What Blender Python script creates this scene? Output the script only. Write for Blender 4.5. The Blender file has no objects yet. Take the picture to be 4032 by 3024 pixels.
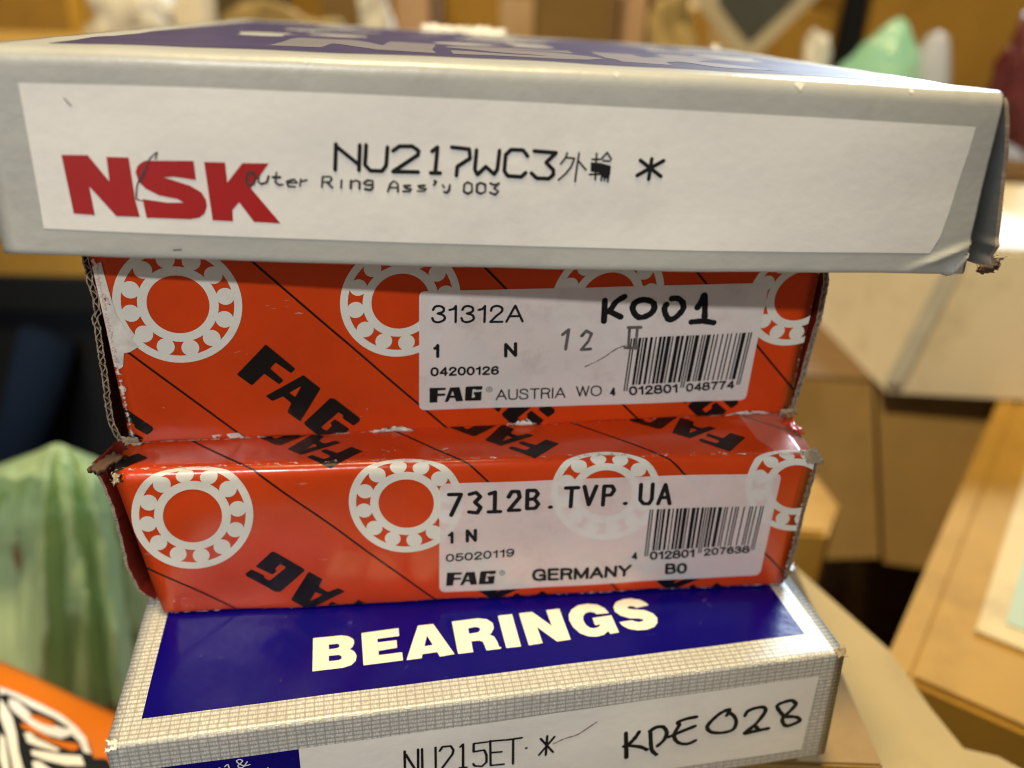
import bpy, bmesh, math, random
from mathutils import Vector, Matrix, noise as mnoise
from mathutils.geometry import delaunay_2d_cdt
random.seed(7)
SC = bpy.context.scene
COL = SC.collection
MM = 0.001
V = Vector

# ---------------------------------------------------------------- camera
cd = bpy.data.cameras.new("camera")
cam = bpy.data.objects.new("camera", cd); COL.objects.link(cam)
cd.sensor_width = 36.0; cd.sensor_fit = 'HORIZONTAL'; cd.lens = 29.213
cd.clip_start = 0.01; cd.clip_end = 50
R = Matrix(((0.99943, -0.03376, 0.0), (0.01542, 0.45634, -0.88967), (0.03004, 0.88917, 0.4566)))
cam.matrix_world = Matrix.Translation(V((12.66, -173.56, 148.74)) * MM) @ R.to_4x4()
cd.dof.use_dof = True; cd.dof.focus_distance = 0.147; cd.dof.aperture_fstop = 9.2
SC.camera = cam
SC.cycles.filter_width = 1.1

# ---------------------------------------------------------------- light
w = bpy.data.worlds.new("World"); SC.world = w; w.use_nodes = True
bg = w.node_tree.nodes['Background']
bg.inputs[0].default_value = (1.0, 0.86, 0.66, 1); bg.inputs[1].default_value = 0.06

def lamp(name, kind, loc, target, power, color, **kw):
    ld = bpy.data.lights.new(name, kind); ld.energy = power; ld.color = color
    for k, v in kw.items(): setattr(ld, k, v)
    o = bpy.data.objects.new(name, ld); COL.objects.link(o)
    o.location = loc
    o.rotation_euler = (V(target) - V(loc)).to_track_quat('-Z', 'Y').to_euler()
    return o
# bulb in front of the stack, a little higher than the camera
lamp("front_bulb", 'SPOT', (-0.20, -0.85, 0.66), (-0.09, -0.04, 0.12), 23, (1.0, 0.97, 0.93), shadow_soft_size=0.02, spot_size=math.radians(24), spot_blend=0.62)  # soft cone edge stands in for the photographer's shadow at lower right
# broad pale fill, added to soften shadows; low and left of the camera
lamp("front_fill", 'AREA', (-0.75, -1.15, 0.32), (0, 0, 0.08), 3.4, (0.95, 0.98, 1.0), shape='RECTANGLE', size=0.9, size_y=0.7)
# warm ceiling lamp over the stack
lamp("ceiling_lamp", 'AREA', (-0.10, -0.16, 1.5), (0, 0.05, 0.0), 33, (1.0, 0.78, 0.42), shape='DISK', size=0.22)
# cool tube light far back on the right
lamp("tube_light", 'AREA', (0.75, 1.25, 0.85), (0.05, 0.0, 0.06), 30, (0.74, 0.88, 1.0), shape='RECTANGLE', size=0.5, size_y=0.12)

SC.view_settings.view_transform = 'Standard'; SC.view_settings.look = 'None'
SC.view_settings.exposure = 0.0; SC.view_settings.gamma = 1.0

# ---------------------------------------------------------------- materials
def mat(name, color, rough=0.5, spec=0.5, noise=0.0, nscale=40.0, bump=0.0, bscale=200.0, coat=0.0, dirt=None, dirt_amt=0.0, dirt_scale=60.0):
    m = bpy.data.materials.new(name); m.use_nodes = True
    nt = m.node_tree; N = nt.nodes; L = nt.links
    p = N['Principled BSDF']
    p.inputs['Base Color'].default_value = (*color, 1); p.inputs['Roughness'].default_value = rough
    p.inputs['Specular IOR Level'].default_value = spec; p.inputs['Coat Weight'].default_value = coat
    p.inputs['Coat Roughness'].default_value = 0.15
    tc = N.new('ShaderNodeTexCoord')
    last = None
    if noise > 0:
        n = N.new('ShaderNodeTexNoise'); n.inputs['Scale'].default_value = nscale; n.inputs['Detail'].default_value = 6; n.inputs['Roughness'].default_value = .65
        L.new(tc.outputs['Object'], n.inputs['Vector'])
        mr = N.new('ShaderNodeMapRange'); mr.inputs[1].default_value = .3; mr.inputs[2].default_value = .7
        mr.inputs[3].default_value = 1 - noise; mr.inputs[4].default_value = 1 + noise * .6
        L.new(n.outputs['Fac'], mr.inputs[0])
        mx = N.new('ShaderNodeMix'); mx.data_type = 'RGBA'; mx.blend_type = 'MULTIPLY'; mx.inputs[0].default_value = 1
        mx.inputs[6].default_value = (*color, 1); L.new(mr.outputs[0], mx.inputs[7]); last = mx.outputs[2]
    if dirt_amt > 0:
        n = N.new('ShaderNodeTexNoise'); n.inputs['Scale'].default_value = dirt_scale; n.inputs['Detail'].default_value = 8; n.inputs['Roughness'].default_value = .7
        L.new(tc.outputs['Object'], n.inputs['Vector'])
        r = N.new('ShaderNodeMapRange'); r.inputs[1].default_value = .52; r.inputs[2].default_value = .75; r.inputs[3].default_value = 0; r.inputs[4].default_value = dirt_amt
        L.new(n.outputs['Fac'], r.inputs[0])
        mx = N.new('ShaderNodeMix'); mx.data_type = 'RGBA'
        L.new(r.outputs[0], mx.inputs[0])
        if last: L.new(last, mx.inputs[6])
        else: mx.inputs[6].default_value = (*color, 1)
        mx.inputs[7].default_value = (*dirt, 1); last = mx.outputs[2]
    if last: L.new(last, p.inputs['Base Color'])
    if bump > 0:
        n = N.new('ShaderNodeTexNoise'); n.inputs['Scale'].default_value = bscale; n.inputs['Detail'].default_value = 5
        L.new(tc.outputs['Object'], n.inputs['Vector'])
        b = N.new('ShaderNodeBump'); b.inputs['Strength'].default_value = bump; b.inputs['Distance'].default_value = 0.0004
        L.new(n.outputs['Fac'], b.inputs['Height']); L.new(b.outputs[0], p.inputs['Normal'])
    return m

def scuff(m, color, scale=(12, 160, 60), lo=.66, hi=.74, amt=.8, det=5):
    """thin rubbed scratches in a print: noise stretched along the width"""
    nt = m.node_tree; N = nt.nodes; L = nt.links; p = N['Principled BSDF']
    tc = N.new('ShaderNodeTexCoord'); mp = N.new('ShaderNodeMapping'); mp.inputs['Scale'].default_value = scale
    n = N.new('ShaderNodeTexNoise'); n.inputs['Scale'].default_value = 5; n.inputs['Detail'].default_value = det; n.inputs['Roughness'].default_value = .6
    L.new(tc.outputs['Object'], mp.inputs[0]); L.new(mp.outputs[0], n.inputs['Vector'])
    r = N.new('ShaderNodeMapRange'); r.inputs[1].default_value = lo; r.inputs[2].default_value = hi; r.inputs[4].default_value = amt
    L.new(n.outputs['Fac'], r.inputs[0])
    mx = N.new('ShaderNodeMix'); mx.data_type = 'RGBA'; mx.inputs[7].default_value = (*color, 1)
    L.new(r.outputs[0], mx.inputs[0])
    inp = p.inputs['Base Color']
    if inp.links: L.new(inp.links[0].from_socket, mx.inputs[6])
    else: mx.inputs[6].default_value = inp.default_value
    L.new(mx.outputs[2], inp)
    return m

def see_through(m, amt):
    nt = m.node_tree; N = nt.nodes; L = nt.links
    out = [n for n in N if n.type == 'OUTPUT_MATERIAL'][0]
    t = N.new('ShaderNodeBsdfTransparent'); mx = N.new('ShaderNodeMixShader'); mx.inputs[0].default_value = amt
    L.new(N['Principled BSDF'].outputs[0], mx.inputs[1]); L.new(t.outputs[0], mx.inputs[2]); L.new(mx.outputs[0], out.inputs[0])
    return m

def ragged(name, color, scale, lo, hi, stretch=(1, 1, 1)):
    """bare paper showing where a fold has rubbed through: broken up by noise, clear elsewhere"""
    m = mat(name, color, .8, .3, .25, 300)
    nt = m.node_tree; N = nt.nodes; L = nt.links
    out = [n for n in N if n.type == 'OUTPUT_MATERIAL'][0]
    tc = N.new('ShaderNodeTexCoord'); mp = N.new('ShaderNodeMapping'); mp.inputs['Scale'].default_value = stretch
    n = N.new('ShaderNodeTexNoise'); n.inputs['Scale'].default_value = scale; n.inputs['Detail'].default_value = 7; n.inputs['Roughness'].default_value = .7
    L.new(tc.outputs['Object'], mp.inputs[0]); L.new(mp.outputs[0], n.inputs['Vector'])
    at = N.new('ShaderNodeAttribute'); at.attribute_name = 'fade'
    ad = N.new('ShaderNodeMath'); ad.operation = 'ADD'; L.new(n.outputs['Fac'], ad.inputs[0]); L.new(at.outputs['Fac'], ad.inputs[1])
    r = N.new('ShaderNodeMapRange'); r.inputs[1].default_value = lo; r.inputs[2].default_value = hi; r.inputs[3].default_value = 1; r.inputs[4].default_value = 0
    L.new(ad.outputs[0], r.inputs[0])
    t = N.new('ShaderNodeBsdfTransparent'); mx = N.new('ShaderNodeMixShader')
    L.new(r.outputs[0], mx.inputs[0]); L.new(N['Principled BSDF'].outputs[0], mx.inputs[1]); L.new(t.outputs[0], mx.inputs[2]); L.new(mx.outputs[0], out.inputs[0])
    return m

def woven_print(name):
    """tiny rows of pale words on grey: too small to read, printed all over the carton"""
    m = mat(name, (.3, .3, .3), .36, .5, 0, bump=.15, bscale=500)
    nt = m.node_tree; N = nt.nodes; L = nt.links; p = N['Principled BSDF']
    uv = N.new('ShaderNodeUVMap'); uv.uv_map = 'UVMap'
    sp = N.new('ShaderNodeSeparateXYZ'); L.new(uv.outputs[0], sp.inputs[0])
    def saw(src, period, lo, hi, shift=None):
        d = N.new('ShaderNodeMath'); d.operation = 'DIVIDE'; d.inputs[1].default_value = period; L.new(src, d.inputs[0])
        pp = N.new('ShaderNodeMath'); pp.operation = 'PINGPONG'; pp.inputs[1].default_value = .5; L.new(d.outputs[0], pp.inputs[0])
        r = N.new('ShaderNodeMapRange'); r.inputs[1].default_value = lo; r.inputs[2].default_value = hi; r.inputs[3].default_value = .22; L.new(pp.outputs[0], r.inputs[0]); return r.outputs[0]
    row = saw(sp.outputs[1], .98, .10, .30); word = saw(sp.outputs[0], 1.62, .02, .13)
    mp = N.new('ShaderNodeMapping'); mp.inputs['Scale'].default_value = (4.2, .9, 1); L.new(uv.outputs[0], mp.inputs[0])
    n = N.new('ShaderNodeTexNoise'); n.inputs['Scale'].default_value = 1; n.inputs['Detail'].default_value = 2; L.new(mp.outputs[0], n.inputs['Vector'])
    let = N.new('ShaderNodeMapRange'); let.inputs[1].default_value = .36; let.inputs[2].default_value = .62; let.inputs[3].default_value = .3; L.new(n.outputs['Fac'], let.inputs[0])
    n2 = N.new('ShaderNodeTexNoise'); n2.inputs['Scale'].default_value = .09; n2.inputs['Detail'].default_value = 4; L.new(uv.outputs[0], n2.inputs['Vector'])
    rub = N.new('ShaderNodeMapRange'); rub.inputs[1].default_value = .3; rub.inputs[2].default_value = .7; rub.inputs[3].default_value = .65; rub.inputs[4].default_value = 1; L.new(n2.outputs['Fac'], rub.inputs[0])
    def mul(a, b):
        q = N.new('ShaderNodeMath'); q.operation = 'MULTIPLY'; L.new(a, q.inputs[0]); L.new(b, q.inputs[1]); return q.outputs[0]
    fac = mul(mul(mul(row, word), let.outputs[0]), rub.outputs[0])
    mx = N.new('ShaderNodeMix'); mx.data_type = 'RGBA'; mx.inputs[6].default_value = (.26, .26, .25, 1); mx.inputs[7].default_value = (.72, .71, .67, 1)
    L.new(fac, mx.inputs[0]); L.new(mx.outputs[2], p.inputs['Base Color'])
    return m

M_ = {}
M_['grey_card'] = mat("grey_card", (.385, .39, .362), .34, .5, .06, 30, .25, 350, dirt=(.2, .19, .17), dirt_amt=.25, dirt_scale=90)
M_['white_panel'] = mat("white_panel", (.70, .685, .65), .42, .5, .05, 35, .12, 500, dirt=(.42, .38, .34), dirt_amt=.28, dirt_scale=45)
M_['logo_red'] = mat("logo_red", (.33, .007, .006), .4, .4, .05, 80)
M_['ink'] = mat("ink", (.008, .008, .009), .6, .2)
M_['faded_ink'] = mat("faded_ink", (.05, .045, .045), .7, .2, .4, 900)
M_['marker'] = mat("marker", (.007, .007, .008), .6, .2, .4, 250)
M_['pen'] = mat("pen", (.05, .04, .06), .5, .3)
M_['stamp'] = mat("stamp", (.13, .11, .10), .8, .2, .6, 700)
M_['red_card'] = scuff(mat("red_card", (.58, .050, .006), .24, .45, .14, 32, .22, 260, coat=.12), (.78, .45, .36), lo=.69, hi=.78, amt=.7)
M_['white_print'] = mat("white_print", (.70, .685, .62), .36, .5, .07, 60, .12, 400, dirt=(.5, .45, .35), dirt_amt=.4, dirt_scale=70)
M_['black_print'] = scuff(mat("black_print", (.006, .005, .005), .36, .4, .2, 50, .15, 300), (.2, .18, .17), lo=.7, hi=.8, amt=.6)
M_['sticker'] = see_through(mat("sticker", (.76, .715, .69), .45, .45, .07, 70, .1, 500, dirt=(.40, .33, .30), dirt_amt=.45, dirt_scale=110), .18)
M_['sticker_clear'] = see_through(mat("sticker_clear", (.87, .82, .81), .4, .45, .06, 70, .1, 500, dirt=(.45, .36, .34), dirt_amt=.3, dirt_scale=90), .34)
M_['blue_print'] = scuff(mat("blue_print", (.0035, .0016, .135), .22, .22, .12, 30, .15, 300), (.12, .1, .26), (60, 60, 60), .66, .8, .5)
M_['hazed_blue'] = mat("hazed_blue", (.045, .035, .10), .42, .6, .15, 30, .2, 300, dirt=(.10, .09, .12), dirt_amt=.25, dirt_scale=90)  # blue greyed: the lid's grazing haze is put into the colour
M_['hazed_cream'] = mat("hazed_cream", (.17, .155, .17), .45, .5, .1, 60)  # cream dulled towards the panel, the same haze painted in
M_['cream_print'] = mat("cream_print", (.78, .74, .62), .4, .5, .05, 60, .1, 400, dirt=(.6, .52, .36), dirt_amt=.35, dirt_scale=110)
M_['woven'] = woven_print("word_print_card")
M_['inner_card'] = mat("inner_card", (.13, .075, .045), .85, .2, .3, 200)
M_['shaded_red'] = mat("shaded_red", (.16, .012, .006), .45, .4, .2, 120)  # red print darkened: the flaps' shade is put into the colour
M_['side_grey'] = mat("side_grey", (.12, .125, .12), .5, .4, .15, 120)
M_['liner'] = mat("liner", (.30, .235, .17), .9, .2, .35, 500)
M_['torn'] = mat("torn", (.40, .32, .22), .95, .15, .45, 500, .5, 900)
M_['torn_white'] = mat("torn_white", (.72, .68, .62), .9, .2, .3, 500, .5, 900)
M_['edge_wear'] = ragged("edge_wear", (.72, .56, .48), 1300, .63, .75, (.45, 1, 1))
M_['edge_patch'] = ragged("edge_patch", (.72, .66, .60), 420, .50, .53)
M_['grey_wear'] = ragged("grey_wear", (.60, .59, .52), 1400, .58, .74, (.5, 1, 1))

# ---------------------------------------------------------------- object helpers
def tag(o, label=None, cat=None, group=None, kind=None):
    if label: o['label'] = label
    if cat: o['category'] = cat
    if group: o['group'] = group
    if kind: o['kind'] = kind
    return o

def empty(name, loc, label, cat, group=None):
    o = bpy.data.objects.new(name, None); COL.objects.link(o); o.location = loc
    o.empty_display_size = .01
    return tag(o, label, cat, group)

def root_off(parent):
    p = V((0, 0, 0))
    while parent is not None:
        p = p + V(parent.location); parent = parent.parent
    return p

def make(name, verts, faces, m, parent=None, smooth=False, uvs=None, mats=None, fidx=None, fade=None):
    """verts in world metres; the object's origin is its parent's"""
    off = root_off(parent)
    me = bpy.data.meshes.new(name)
    me.from_pydata([V(v) - off for v in verts], [], faces)
    for mm in (mats or [m]): me.materials.append(mm)
    if fidx:
        for f, i in zip(me.polygons, fidx): f.material_index = i
    if smooth:
        for f in me.polygons: f.use_smooth = True
    if uvs:
        lay = me.uv_layers.new(name='UVMap')
        for l in me.loops: lay.data[l.index].uv = uvs[l.vertex_index]
    if fade:
        at = me.attributes.new('fade', 'FLOAT', 'POINT')
        for i, v in enumerate(fade): at.data[i].value = v
    me.update()
    o = bpy.data.objects.new(name, me); COL.objects.link(o)
    if parent: o.parent = parent
    return o

# ---------------------------------------------------------------- the boxes' surfaces
# corners in mm, L/R = ends of the box, T/B = top/bottom, F/B = front/back
BOX = [
 dict(W=154., H=29.5, D=162., bt=.75, bb=-.75, rt=2.4, rb=.8, amp=.10, ph=.3,
  c={'LTB': (-77.49, 113.78, 128.73), 'LTF': (-66.2, -49.15, 135.44), 'LBF': (-66.89, -50.76, 105.41), 'LBB': (-75.66, 111.34, 96.14), 'RTB': (77.34, 120.65, 123.93), 'RTF': (85.59, -41.09, 132.96), 'RBF': (86.6, -41.99, 104.33), 'RBB': (76.77, 119.65, 95.09)}),
 dict(W=132., H=38.5, D=132., bt=0, bb=0, rt=1.0, rb=.8, amp=.14, ph=1.7,
  c={'LTB': (-80.1, 89.09, 96.03), 'LTF': (-58.98, -40.64, 103.4), 'LBF': (-59.23, -39.48, 64.29), 'LBB': (-80.15, 89.84, 71.29), 'RTB': (50.32, 110.11, 94.33), 'RTF': (71.48, -19.64, 101.7), 'RBF': (70.86, -20.35, 65.43), 'RBB': (50.27, 110.88, 72.53)}),
 dict(W=131., H=34., D=132., bt=.6, bb=0, rt=2.6, rb=1.0, amp=.18, ph=3.1,
  c={'LTB': (-71.37, 82.42, 70.59), 'LTF': (-59.13, -48.41, 63.51), 'LBF': (-55.1, -47.98, 29.92), 'LBB': (-71.24, 84.23, 27.77), 'RTB': (57.94, 95.51, 71.41), 'RTF': (72.08, -35.55, 64.31), 'RBF': (72.66, -32.39, 29.71), 'RBB': (58.06, 97.28, 27.61)}),
 dict(W=136., H=29., D=135., bt=0, bb=0, rt=1.0, rb=.8, amp=.08, ph=4.4,
  c={'LTB': (-80.82, 52.77, 27.81), 'LTF': (-52.77, -79.39, 30.13), 'LBF': (-53.47, -79.9, 1.26), 'LBB': (-80.77, 52.29, -0.98), 'RTB': (53.06, 80.41, 27.58), 'RTF': (79.66, -51.83, 29.73), 'RBF': (81.14, -52.31, 0.94), 'RBB': (53.11, 79.93, -1.21)}),
]
for b in BOX: b['c'] = {k: V(v) for k, v in b['c'].items()}

def surf0(b, a, s):
    W, h, d = b['W'], b['H'], b['D']
    u = a / W; q = 4 * u * (1 - u); c = b['c']
    L = {k: c['L' + k].lerp(c['R' + k], u) for k in ('TB', 'TF', 'BF', 'BB')}
    L['TF'] = L['TF'] + V((0, 0, b['bt'] * q)); L['BF'] = L['BF'] + V((0, 0, b['bb'] * q))
    def base(s):
        if s < 0: return L['TF'] + (L['TB'] - L['TF']) * (-s / d)
        if s <= h: return L['TF'] + (L['BF'] - L['TF']) * (s / h)
        return L['BF'] + (L['BB'] - L['BF']) * ((s - h) / d)
    for s0, r, k in ((0, b['rt'], 'TF'), (h, b['rb'], 'BF')):
        if abs(s - s0) < r:
            t = (s - s0 + r) / (2 * r); A = base(s0 - r); B = base(s0 + r)
            return A * (1 - t) ** 2 + L[k] * (2 * t * (1 - t)) + B * t * t
    return base(s)

def wob(b, a, s):
    p = b['ph']
    n = .5 * math.sin(.13 * a + .21 * s + p) + .4 * math.sin(.29 * a - .17 * s + 2 * p) + .3 * math.sin(.07 * a + .43 * s + 3 * p)
    n *= b['amp']
    if b['W'] > 150 and a > 138 and s > 20:      # crushed lower right corner of the grey box
        d1 = (s - 29.4) + .45 * (a - 143); d2 = (s - 27.6) + 1.5 * (a - 153)
        n += .75 * math.exp(-(d1 / .7) ** 2) * math.exp(-((a - 150) / 4.2) ** 2) + .5 * math.exp(-(d2 / .8) ** 2) * math.exp(-((a - 152.5) / 2) ** 2) - .35 * math.exp(-((a - 151) ** 2 + (s - 28) ** 2) / 1.6)
    return n

def surf(bi, a, s, off=0.0):
    """point on box bi, a mm from its left end, s mm down its front from the top fold (s<0: back over the top)"""
    b = BOX[bi]; e = .05
    p = surf0(b, a, s)
    n = (surf0(b, a + e, s) - p).cross(surf0(b, a, s - e) - surf0(b, a, s + e)).normalized()
    return (p + n * (off + wob(b, a, s))) * MM

def s_samples(b):
    D, H = b['D'], b['H']; out = []
    x = -D
    while x < -b['rt'] - .1: out.append(x); x += 4 if x < -40 else 2.5
    out += [-b['rt'] + 2 * b['rt'] * i / 8 for i in range(9)]
    n = int((H - b['rt'] - b['rb']) / 1.6); a0, a1 = b['rt'], H - b['rb']
    out += [a0 + (a1 - a0) * i / n for i in range(1, n)]
    out += [H - b['rb'] + 2 * b['rb'] * i / 6 for i in range(7)]
    x = H + b['rb'] + 6
    while x < H + D: out.append(x); x += 12
    out.append(H + D)
    return out

def carton(bi, name, m, parent, capmat):
    b = BOX[bi]; S_ = s_samples(b); n = int(b['W'] / 2.6)
    vs, uv = [], []
    A_ = [b['W'] * i / n for i in range(n + 1)]
    if bi == 0:
        A_ = [a for a in A_ if a < 138] + [138 + .5 * i for i in range(33)]; S_ = sorted(S_ + [21 + .45 * i for i in range(17)])
    n = len(A_) - 1
    for a in A_:
        for s in S_:
            vs.append(surf(bi, a, s)); uv.append((a, s))
    k = len(S_); fs, fi = [], []
    for i in range(n):
        for j in range(k - 1):
            fs.append((i * k + j, i * k + j + 1, (i + 1) * k + j + 1, (i + 1) * k + j)); fi.append(0)
        fs.append((i * k + k - 1, i * k, (i + 1) * k, (i + 1) * k + k - 1)); fi.append(0)
    # end walls, set 2.5 mm in from the cut edge
    for side in (0, n):
        base = len(vs); da = 2.5 if side == 0 else -2.5; a = (0 if side == 0 else b['W']) + da
        ring = []
        for j, s in enumerate(S_):
            p = surf(bi, a, s, -.8); vs.append(p); uv.append((a, s)); ring.append(base + j)
        for j in range(k):
            j2 = (j + 1) % k
            q = (side * k + j, side * k + j2, ring[j2], ring[j]); fs.append(q if side else q[::-1]); fi.append(1)
        fs.append(tuple(ring if side else ring[::-1])); fi.append(1)
    o = make(name, vs, fs, None, parent, False, uv, [m, capmat], fi)
    for f, i in zip(o.data.polygons, fi): f.use_smooth = (i == 0)
    return o

# ---------------------------------------------------------------- flat print: filled outlines laid on a surface
def ccw(p):
    return p if sum(p[i][0] * p[(i + 1) % len(p)][1] - p[(i + 1) % len(p)][0] * p[i][1] for i in range(len(p))) > 0 else p[::-1]

def fill(layers, cuts_a=(), cuts_s=(), clip=None):
    """layers: (polygon, True/False) painted in order -> triangles"""
    vs, es, fs, flag = [], [], [], []
    def addp(p):
        i0 = len(vs); vs.extend(V((x, y)) for x, y in ccw(p)); fs.append(list(range(i0, i0 + len(p))))
    for p, f in layers: addp(p); flag.append(f)
    nl = len(layers)
    if clip: addp(clip)
    x0 = min(v.x for v in vs) - .01; x1 = max(v.x for v in vs) + .01; y0 = min(v.y for v in vs) - .01; y1 = max(v.y for v in vs) + .01
    for a in cuts_a:
        if x0 < a < x1: vs.extend((V((a, y0)), V((a, y1)))); es.append((len(vs) - 2, len(vs) - 1))
    for s in cuts_s:
        if y0 < s < y1: vs.extend((V((x0, s)), V((x1, s)))); es.append((len(vs) - 2, len(vs) - 1))
    ov, oe, of, a_, b_, ff = delaunay_2d_cdt(vs, es, fs, 0, 1e-5, True)
    keep = []
    for t, ids in zip(of, ff):
        ids = list(ids)
        if clip and nl not in ids: continue
        li = [i for i in ids if i < nl]
        if li and flag[max(li)]: keep.append(t)
    used = sorted({i for t in keep for i in t}); mp = {i: k for k, i in enumerate(used)}
    return [(ov[i].x, ov[i].y) for i in used], [tuple(mp[i] for i in t) for t in keep]

def cuts(bi, step=3.0):
    b = BOX[bi]
    return [i * step for i in range(int(b['W'] / step) + 1)], [s for s in s_samples(b) if -60 < s < b['H'] + 3]

def decal(bi, name, layers, m, parent, off, grid=True, clip=True):
    b = BOX[bi]
    ca, cs = cuts(bi) if grid else ((), [s for s in s_samples(b) if abs(s) <= b['rt'] + .01])
    cl = [(.02, -b['D'] + .1), (b['W'] - .02, -b['D'] + .1), (b['W'] - .02, b['H'] + 1.5), (.02, b['H'] + 1.5)] if clip else None
    p, t = fill(layers, ca, cs, cl)
    if not t: return None
    # outlines are wound a-right, s-down: flip so the face looks outwards
    o = make(name, [surf(bi, x, y, off) for x, y in p], [f[::-1] for f in t], m, parent, True, [(x, y) for x, y in p])
    return o

def disc(x, y, r, n=10):
    return [(x + r * math.cos(2 * math.pi * i / n), y + r * math.sin(2 * math.pi * i / n)) for i in range(n)]

def smooth_line(pts, k=4):
    if len(pts) < 3: return pts
    out = []
    closed = pts[0] == pts[-1]
    n = len(pts)
    for i in range(n - 1):
        p0 = pts[i - 1] if i > 0 else (pts[-2] if closed else pts[0]); p1, p2 = pts[i], pts[i + 1]
        p3 = pts[i + 2] if i + 2 < n else (pts[1] if closed else pts[-1])
        for j in range(k):
            t = j / k
            out.append(tuple(.5 * (2 * p1[c] + (p2[c] - p0[c]) * t + (2 * p0[c] - 5 * p1[c] + 4 * p2[c] - p3[c]) * t * t + (3 * p1[c] - p0[c] - 3 * p2[c] + p3[c]) * t ** 3) for c in (0, 1)))
    out.append(pts[-1])
    return out

def stroke(pts, wd, cap=8, jit=0.0, rnd=None):
    ls = []
    ws = [wd * (1 + (rnd.uniform(-jit, jit) if rnd else 0)) for _ in pts]
    for i in range(len(pts) - 1):
        (x0, y0), (x1, y1) = pts[i], pts[i + 1]
        d = math.hypot(x1 - x0, y1 - y0)
        if d < 1e-6: continue
        nx, ny = -(y1 - y0) / d, (x1 - x0) / d; a, b = ws[i] / 2, ws[i + 1] / 2
        ls.append(([(x0 + nx * a, y0 + ny * a), (x1 + nx * b, y1 + ny * b), (x1 - nx * b, y1 - ny * b), (x0 - nx * a, y0 - ny * a)], True))
    if cap:
        for (x, y), w_ in zip(pts, ws): ls.append((disc(x, y, w_ / 2, cap), True))
    return ls

def strokes(lines, wd, smooth=False, cap=8, jit=0.0, seed=1):
    rnd = random.Random(seed); out = []
    for p in lines: out += stroke(smooth_line([tuple(q) for q in p]) if smooth else p, wd, cap, jit, rnd)
    return out

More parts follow.
